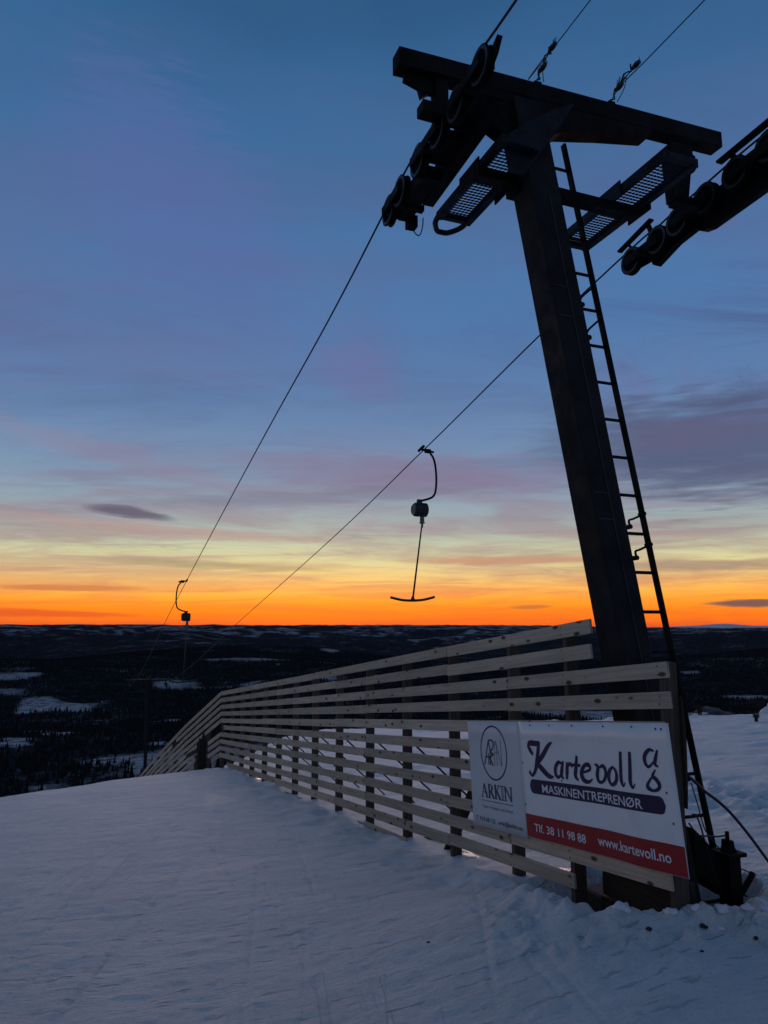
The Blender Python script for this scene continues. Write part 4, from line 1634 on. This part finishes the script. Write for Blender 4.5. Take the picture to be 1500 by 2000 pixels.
strokes('monogram', [[(-0.425, -0.150, .008), (-0.437, -0.345, .008)], [(-0.412, -0.150, .008), (-0.395, -0.230, .007), (-0.400, -0.345, .008)],
                     [(-0.400, -0.155, .007), (-0.335, -0.345, .007)], [(-0.325, -0.145, .008), (-0.328, -0.346, .008)], [(-0.430, -0.250, .006), (-0.375, -0.238, .006)]],
        0.001, M_INKG, ar, k=3)


def serif_word(ox, oy, sx, sy):
    """A R K I N N in roman capitals with serifs, units of one letter height"""
    G = []

    def P(x, y, wd):
        return (ox + x * sx, oy + y * sy, wd)

    T, t_, S = 0.020, 0.008, 0.006

    def ser(x, y, h=0.16):
        G.append([P(x - h, y, S), P(x + h, y, S)])
    # A
    G.append([P(0.08, 0, t_), P(0.42, 1, t_)]); G.append([P(0.42, 1, T), P(0.80, 0, T)]); G.append([P(0.22, 0.36, S), P(0.62, 0.36, S)]); ser(0.08, 0); ser(0.80, 0)
    # R
    G.append([P(1.15, 0, T), P(1.15, 1, T)]); ser(1.15, 0); ser(1.13, 1)
    G.append([P(1.15, 0.98, t_), P(1.45, 0.95, t_), P(1.60, 0.75, T), P(1.42, 0.52, t_), P(1.15, 0.50, t_)]); G.append([P(1.38, 0.5, T), P(1.72, 0, T)]); ser(1.76, 0, 0.1)
    # K
    G.append([P(2.05, 0, T), P(2.05, 1, T)]); ser(2.05, 0); ser(2.05, 1)
    G.append([P(2.07, 0.42, t_), P(2.55, 1, t_)]); G.append([P(2.22, 0.58, T), P(2.62, 0, T)]); ser(2.64, 0); ser(2.55, 1)
    return G, P


G, P = serif_word(-0.700, -0.607, 0.118, 0.105)
strokes('lettering', G, 0.001, M_INK, ar, 1.15, k=4)
G2 = []
for x in (2.88, 3.06):
    G2.append([P(x, 0, 0.007), P(x, 1, 0.007)])
for a, b in (((2.78, 0), (3.16, 0)), ((2.78, 1), (3.16, 1)), ((3.30, 0), (3.30, 1)), ((3.40, 0), (3.40, 0.9)), ((3.30, 1), (4.05, 0)), ((3.44, 1), (4.15, 0.06)), ((4.08, 0), (4.08, 1)), ((4.18, 0), (4.18, 1)), ((3.22, 0), (3.48, 0)), ((3.98, 1), (4.3, 1)), ((3.2, 1), (3.44, 1))):
    G2.append([P(a[0], a[1], 0.007), P(b[0], b[1], 0.007)])
strokes('lettering', G2, 0.001, M_INK, ar, k=3)
strokes('rule', [[(-0.709, -0.636, 0.005), (-0.192, -0.634, 0.005)]], 0.001, M_INK, ar, k=10)
text('lettering', 'Tegne & byggeprogrammer', -0.703, -0.200, -0.692, -0.668, 0.001, M_INKG, ar, 0.0)
text('lettering', 'T. 918 68 122', -0.823, -0.500, -0.802, -0.769, 0.001, M_INK, ar, 0.01)
text('lettering', 'erik@arkin.no', -0.446, -0.074, -0.802, -0.769, 0.001, M_INK, ar, 0.01)

# ---------------------------------------------------------------- clutter by the tower foot
hose = MB()
hose.tube(smooth_path([W(4.22, 3.80, -0.98), W(4.2, 3.90, -1.03), W(4.2, 4.01, -1.12), W(4.2, 4.13, -1.20), W(4.2, 4.25, -1.30), W(4.2, 4.40, -1.46), W(4.2, 4.57, -1.66), W(4.2, 4.8, -1.90), W(4.2, 5.0, -1.99)], 6), 0.011, 8)
tag(hose.build('hose', M_HOSE), 'thick black hose arching from the ladder foot down to the snow at the right', 'hose')

an = thing('anchor_post', W(4.2, 4.2, -2.05), 'short black iron post with a flanged cap right of the ladder foot', 'post')
m = MB()
hbox(m, 4.15, 4.26, 4.145, 4.245, -2.15, -1.56)
m.build('body', M_ARM, an)
m = MB()
hbox(m, 4.12, 4.29, 4.115, 4.275, -1.56, -1.535)
m.prism([W(4.2, v, z) for v, z in ((4.155, -1.535), (4.165, -1.50), (4.17, -1.46), (4.21, -1.46), (4.215, -1.50), (4.235, -1.535))], tuple(c * 0.07 for c in Uv))
m.tube([W(4.2, 4.19, -1.47), W(4.2, 4.19, -1.405)], 0.014, 10)
m.build('cap', M_ARM, an)

m = MB()
m.tube(smooth_path([W(4.15, 3.86, -2.02), W(4.16, 4.0, -1.965), W(4.18, 4.10, -1.93), W(4.2, 4.19, -1.885), W(4.2, 4.30, -1.80), W(4.2, 4.40, -1.70)], 5), 0.021, 10)
tag(m.build('bent_pipe', M_ARM), 'bent iron pipe sticking up out of the hollow at the lower right', 'pipe')

m = MB()
m.prism([W(4.28, v, z) for v, z in ((3.90, -1.36), (3.99, -1.44), (4.10, -1.56), (4.22, -1.69), (4.20, -1.86), (4.06, -1.78), (3.98, -1.68), (3.90, -1.66))], tuple(c * 0.16 for c in Uv))
tag(m.build('iron_shoe', M_ARM), 'wedge-shaped black iron shoe at the foot of the ladder', 'bracket')

for pts, r, lb in (
        ([(4.2, 3.90, -1.06), (4.2, 3.95, -1.22), (4.2, 4.0, -1.38), (4.2, 4.12, -1.52), (4.2, 4.2, -1.62), (4.2, 4.38, -1.70), (4.2, 4.52, -1.82)], 0.0045, 'thin black cable curving past the iron post from the ladder'),
        ([(4.2, 3.87, -1.28), (4.2, 3.92, -1.27), (4.2, 3.96, -1.35), (4.2, 4.0, -1.50), (4.2, 4.03, -1.62)], 0.006, 'short looped cable hanging beside the ladder foot'),
        ([(4.2, 3.86, -1.32), (4.2, 3.93, -1.40), (4.2, 4.02, -1.42), (4.2, 4.10, -1.43), (4.2, 4.19, -1.43)], 0.006, 'cable strung from the sign edge to the top of the iron post'),
        ([(4.2, 4.03, -1.62), (4.2, 4.08, -1.74), (4.2, 4.14, -1.83), (4.2, 4.22, -1.93), (4.2, 4.30, -2.0)], 0.007, 'black cable lying down the snow bank behind the bent pipe'),
        ([(4.2, 4.24, -1.80), (4.2, 4.34, -1.85), (4.2, 4.44, -1.89), (4.2, 4.60, -1.92), (4.2, 4.9, -1.97)], 0.006, 'cable running right from the iron post over the snow')):
    rope('cable', pts, r, lb, 'cable', M_HOSE, 'loose cables at the tower foot', 6, 5)

# ice showing under the fence
def ice_patch(u0, v0, ru, rv, label, seed):
    vs, fs = [], []
    n = 26
    rings = 6
    rr = random.Random(seed)
    ph = [rr.uniform(0, 6) for _ in range(4)]
    for j in range(rings + 1):
        for i in range(n):
            t = 2 * pi * i / n
            k = j / rings * (1 + 0.18 * sin(2 * t + ph[0]) + 0.12 * sin(3 * t + ph[1]) + 0.08 * sin(5 * t + ph[2]))
            u, v = u0 + ru * k * cos(t), v0 + rv * k * sin(t)
            x, y, _ = W(u, v, 0)
            base_z = gz(u, v)
            vs.append((x, y, base_z + 0.012 - 0.03 * (j / rings) ** 3 + 0.010 * sin(u * 17 + ph[3]) * sin(v * 21)))
    for j in range(rings):
        for i in range(n):
            a, b = j * n + i, j * n + (i + 1) % n
            fs.append((a, b, b + n, a + n))
    me = bpy.data.meshes.new('ice_patch')
    me.from_pydata(vs, [], fs)
    me.polygons.foreach_set('use_smooth', [True] * len(fs))
    me.materials.append(M_ICE)
    tag(place('ice_patch', me), label, 'ice', 'glazed ice under the fence')


ice_patch(5.15, 3.62, 0.34, 0.30, 'glinting ice seen under the joint of the two signs', 1)
ice_patch(6.6, 3.38, 0.3, 0.10, 'ice patch behind the diagonal plank under the fence', 2)
ice_patch(11.6, 3.40, 0.35, 0.10, 'ice glinting under the middle of the fence', 3)
ice_patch(15.6, 3.30, 0.5, 0.12, 'bright ice patch under the far end of the straight fence', 4)


# loose snow clumps on the lip
def clump(u, v, s, seed, label, mat=M_CLUMP, name='snow_clump', cat='snow clump', group='snow clumps on the lip of the hollow', sink=0.42, flat_=0.62):
    bm = bmesh.new()
    bmesh.ops.create_icosphere(bm, subdivisions=3, radius=1.0)
    rr = random.Random(seed)
    o1, o2, o3 = rr.uniform(0, 50), rr.uniform(0, 50), rr.uniform(0, 50)
    import mathutils
    for vv in bm.verts:
        n = mathutils.noise.fractal(vv.co * 1.3 + mathutils.Vector((o1, o2, o3)), 1.0, 2.0, 4)
        vv.co *= 1 + 0.55 * n
        vv.co.x *= 1.0 + 0.12 * sin(seed)
        vv.co.z *= flat_
    for vv in bm.verts:
        vv.co *= s
    me = bpy.data.meshes.new(name)
    bm.to_mesh(me)
    bm.free()
    me.polygons.foreach_set('use_smooth', [True] * len(me.polygons))
    me.materials.append(mat)
    x, y, _ = W(u, v, 0)
    o = place(name, me, None, (x, y, gz(u, v) + s * (flat_ - sink) * 0.6), (0, 0, rr.uniform(0, 6)))
    tag(o, label, cat, group)
    return o


clump(3.76, 2.93, 0.058, 1, 'largest rounded snow clump on the lip below the red strip')
CL = [(3.60, 3.14, .034), (3.53, 3.26, .026), (3.47, 3.38, .040), (3.42, 3.52, .030), (3.40, 3.30, .020), (3.66, 3.02, .020), (3.48, 3.72, .026)]
CL.sort(key=lambda c: (c[0] * HX + c[1] * NX) / (c[0] * HY + c[1] * NY))
ORD = ['first', 'second', 'third', 'fourth', 'fifth', 'sixth', 'seventh', 'eighth', 'ninth', 'tenth', 'eleventh']
ORD[6] = 'last'
for i, (u, v, s) in enumerate(CL):
    clump(u, v, s, 20 + i, ('big' if s > .04 else 'small' if s > .022 else 'tiny') + ' rough snow lump on the lip, ' + ORD[i] + ' of the row counted from the left')
for i, (u, v, s, lb) in enumerate(((3.50, 2.90, .016, 'dark clod of earth in the snow below the large clump'), (3.44, 3.22, .020, 'dark clod of earth among the snow lumps at the lip'),
                                   (3.28, 3.05, .010, 'tiny earth crumb on the snow in front of the lip'), (3.26, 3.40, .013, 'flat earth crumb right of the snow lumps'), (4.3, 1.95, .010, 'tiny earth crumb out on the smooth piste'))):
    clump(u, v, s, 60 + i, lb, M_DIRT, 'earth_clod', 'earth clod', 'earth clods on the snow', 0.3, 0.6)


# ---------------------------------------------------------------- far edge of the snow on the right: rocks, shrubs
def shrub(u, v, h, seed, label):
    rr = random.Random(seed)
    m = MB()
    x, y, _ = W(u, v, 0)
    g = gz(u, v) if hypot(u, v) < 60 else float(ground(np.array([u]), np.array([v]))[0] + EYE)
    for i in range(26):
        a = rr.uniform(0, 2 * pi)
        l = h * rr.uniform(0.5, 1.0)
        sp = rr.uniform(0.1, 0.6)
        p0 = (x + cos(a) * 0.05, y + sin(a) * 0.05, g - 0.05)
        p1 = (x + cos(a) * l * sp * .5, y + sin(a) * l * sp * .5, g + l * 0.55)
        p2 = (x + cos(a) * l * sp, y + sin(a) * l * sp, g + l)
        m.tube([p0, p1, p2], [0.012, 0.009, 0.004], 4)
        for k in range(3):
            b = rr.uniform(0, 6.28)
            q = (p1[0] + cos(b) * l * .3, p1[1] + sin(b) * l * .3, p1[2] + l * rr.uniform(.05, .35))
            m.tube([p1, q], [0.007, 0.003], 4)
    o = m.build('shrub', M_SHRUB)
    tag(o, label, 'shrub', 'low shrubs at the edge of the snowfield')


shrub(22.4, 24.2, 0.42, 1, 'small dark shrub standing on the snow near the right edge')
shrub(30, 28.7, 0.7, 2, 'low twiggy shrub at the snow edge just right of the ladder')
shrub(28.5, 31, 1.0, 3, 'dark bushy shrub at the far right snow edge')
clump(30.5, 30.0, 1.0, 92, 'wide dark rounded boulder on the snow edge near the right margin', M_ROCK, 'boulder', 'rock', 'boulders at the snow edge', 0.5, 0.4)
clump(30.5, 29.2, 0.45, 93, 'snow lump left of the wide boulder on the snow edge', M_CLUMP, 'snow_clump', 'snow clump', 'snow lumps at the snow edge', 0.75, 0.5)
clump(27.6, 31.2, 0.65, 94, 'big snow lump at the extreme right of the snow edge', M_CLUMP, 'snow_clump', 'snow clump', 'snow lumps at the snow edge', 0.75, 0.7)
clump(31.7, 21.0, 0.6, 95, 'low snow lump seen over the middle of the white sign', M_CLUMP, 'snow_clump', 'snow clump', 'snow lumps at the snow edge', 0.75, 0.35)
clump(30.0, 23.4, 0.8, 96, 'low snow lump seen over the right half of the white sign', M_CLUMP, 'snow_clump', 'snow clump', 'snow lumps at the snow edge', 0.75, 0.35)

# ---------------------------------------------------------------- evening haze over the valley
hz = bpy.data.materials.new('evening_haze')
hz.use_nodes = True
ht = hz.node_tree
ht.nodes.clear()
ho = ht.nodes.new('ShaderNodeOutputMaterial')
hv = ht.nodes.new('ShaderNodeVolumePrincipled')
hv.inputs['Color'].default_value = (0.42, 0.56, 1.0, 1)
hv.inputs['Density'].default_value = HAZE
hv.inputs['Anisotropy'].default_value = 0.0
ht.links.new(hv.outputs[0], ho.inputs['Volume'])
m = MB()
m.quad_box([(-62000, -62000, -420), (62000, -62000, -420), (62000, -62000, 460), (-62000, -62000, 460),
            (-62000, 66000, -420), (62000, 66000, -420), (62000, 66000, 460), (-62000, 66000, 460)])
tag(m.build('haze', hz), 'thin evening haze over the valley', 'haze', kind='stuff')
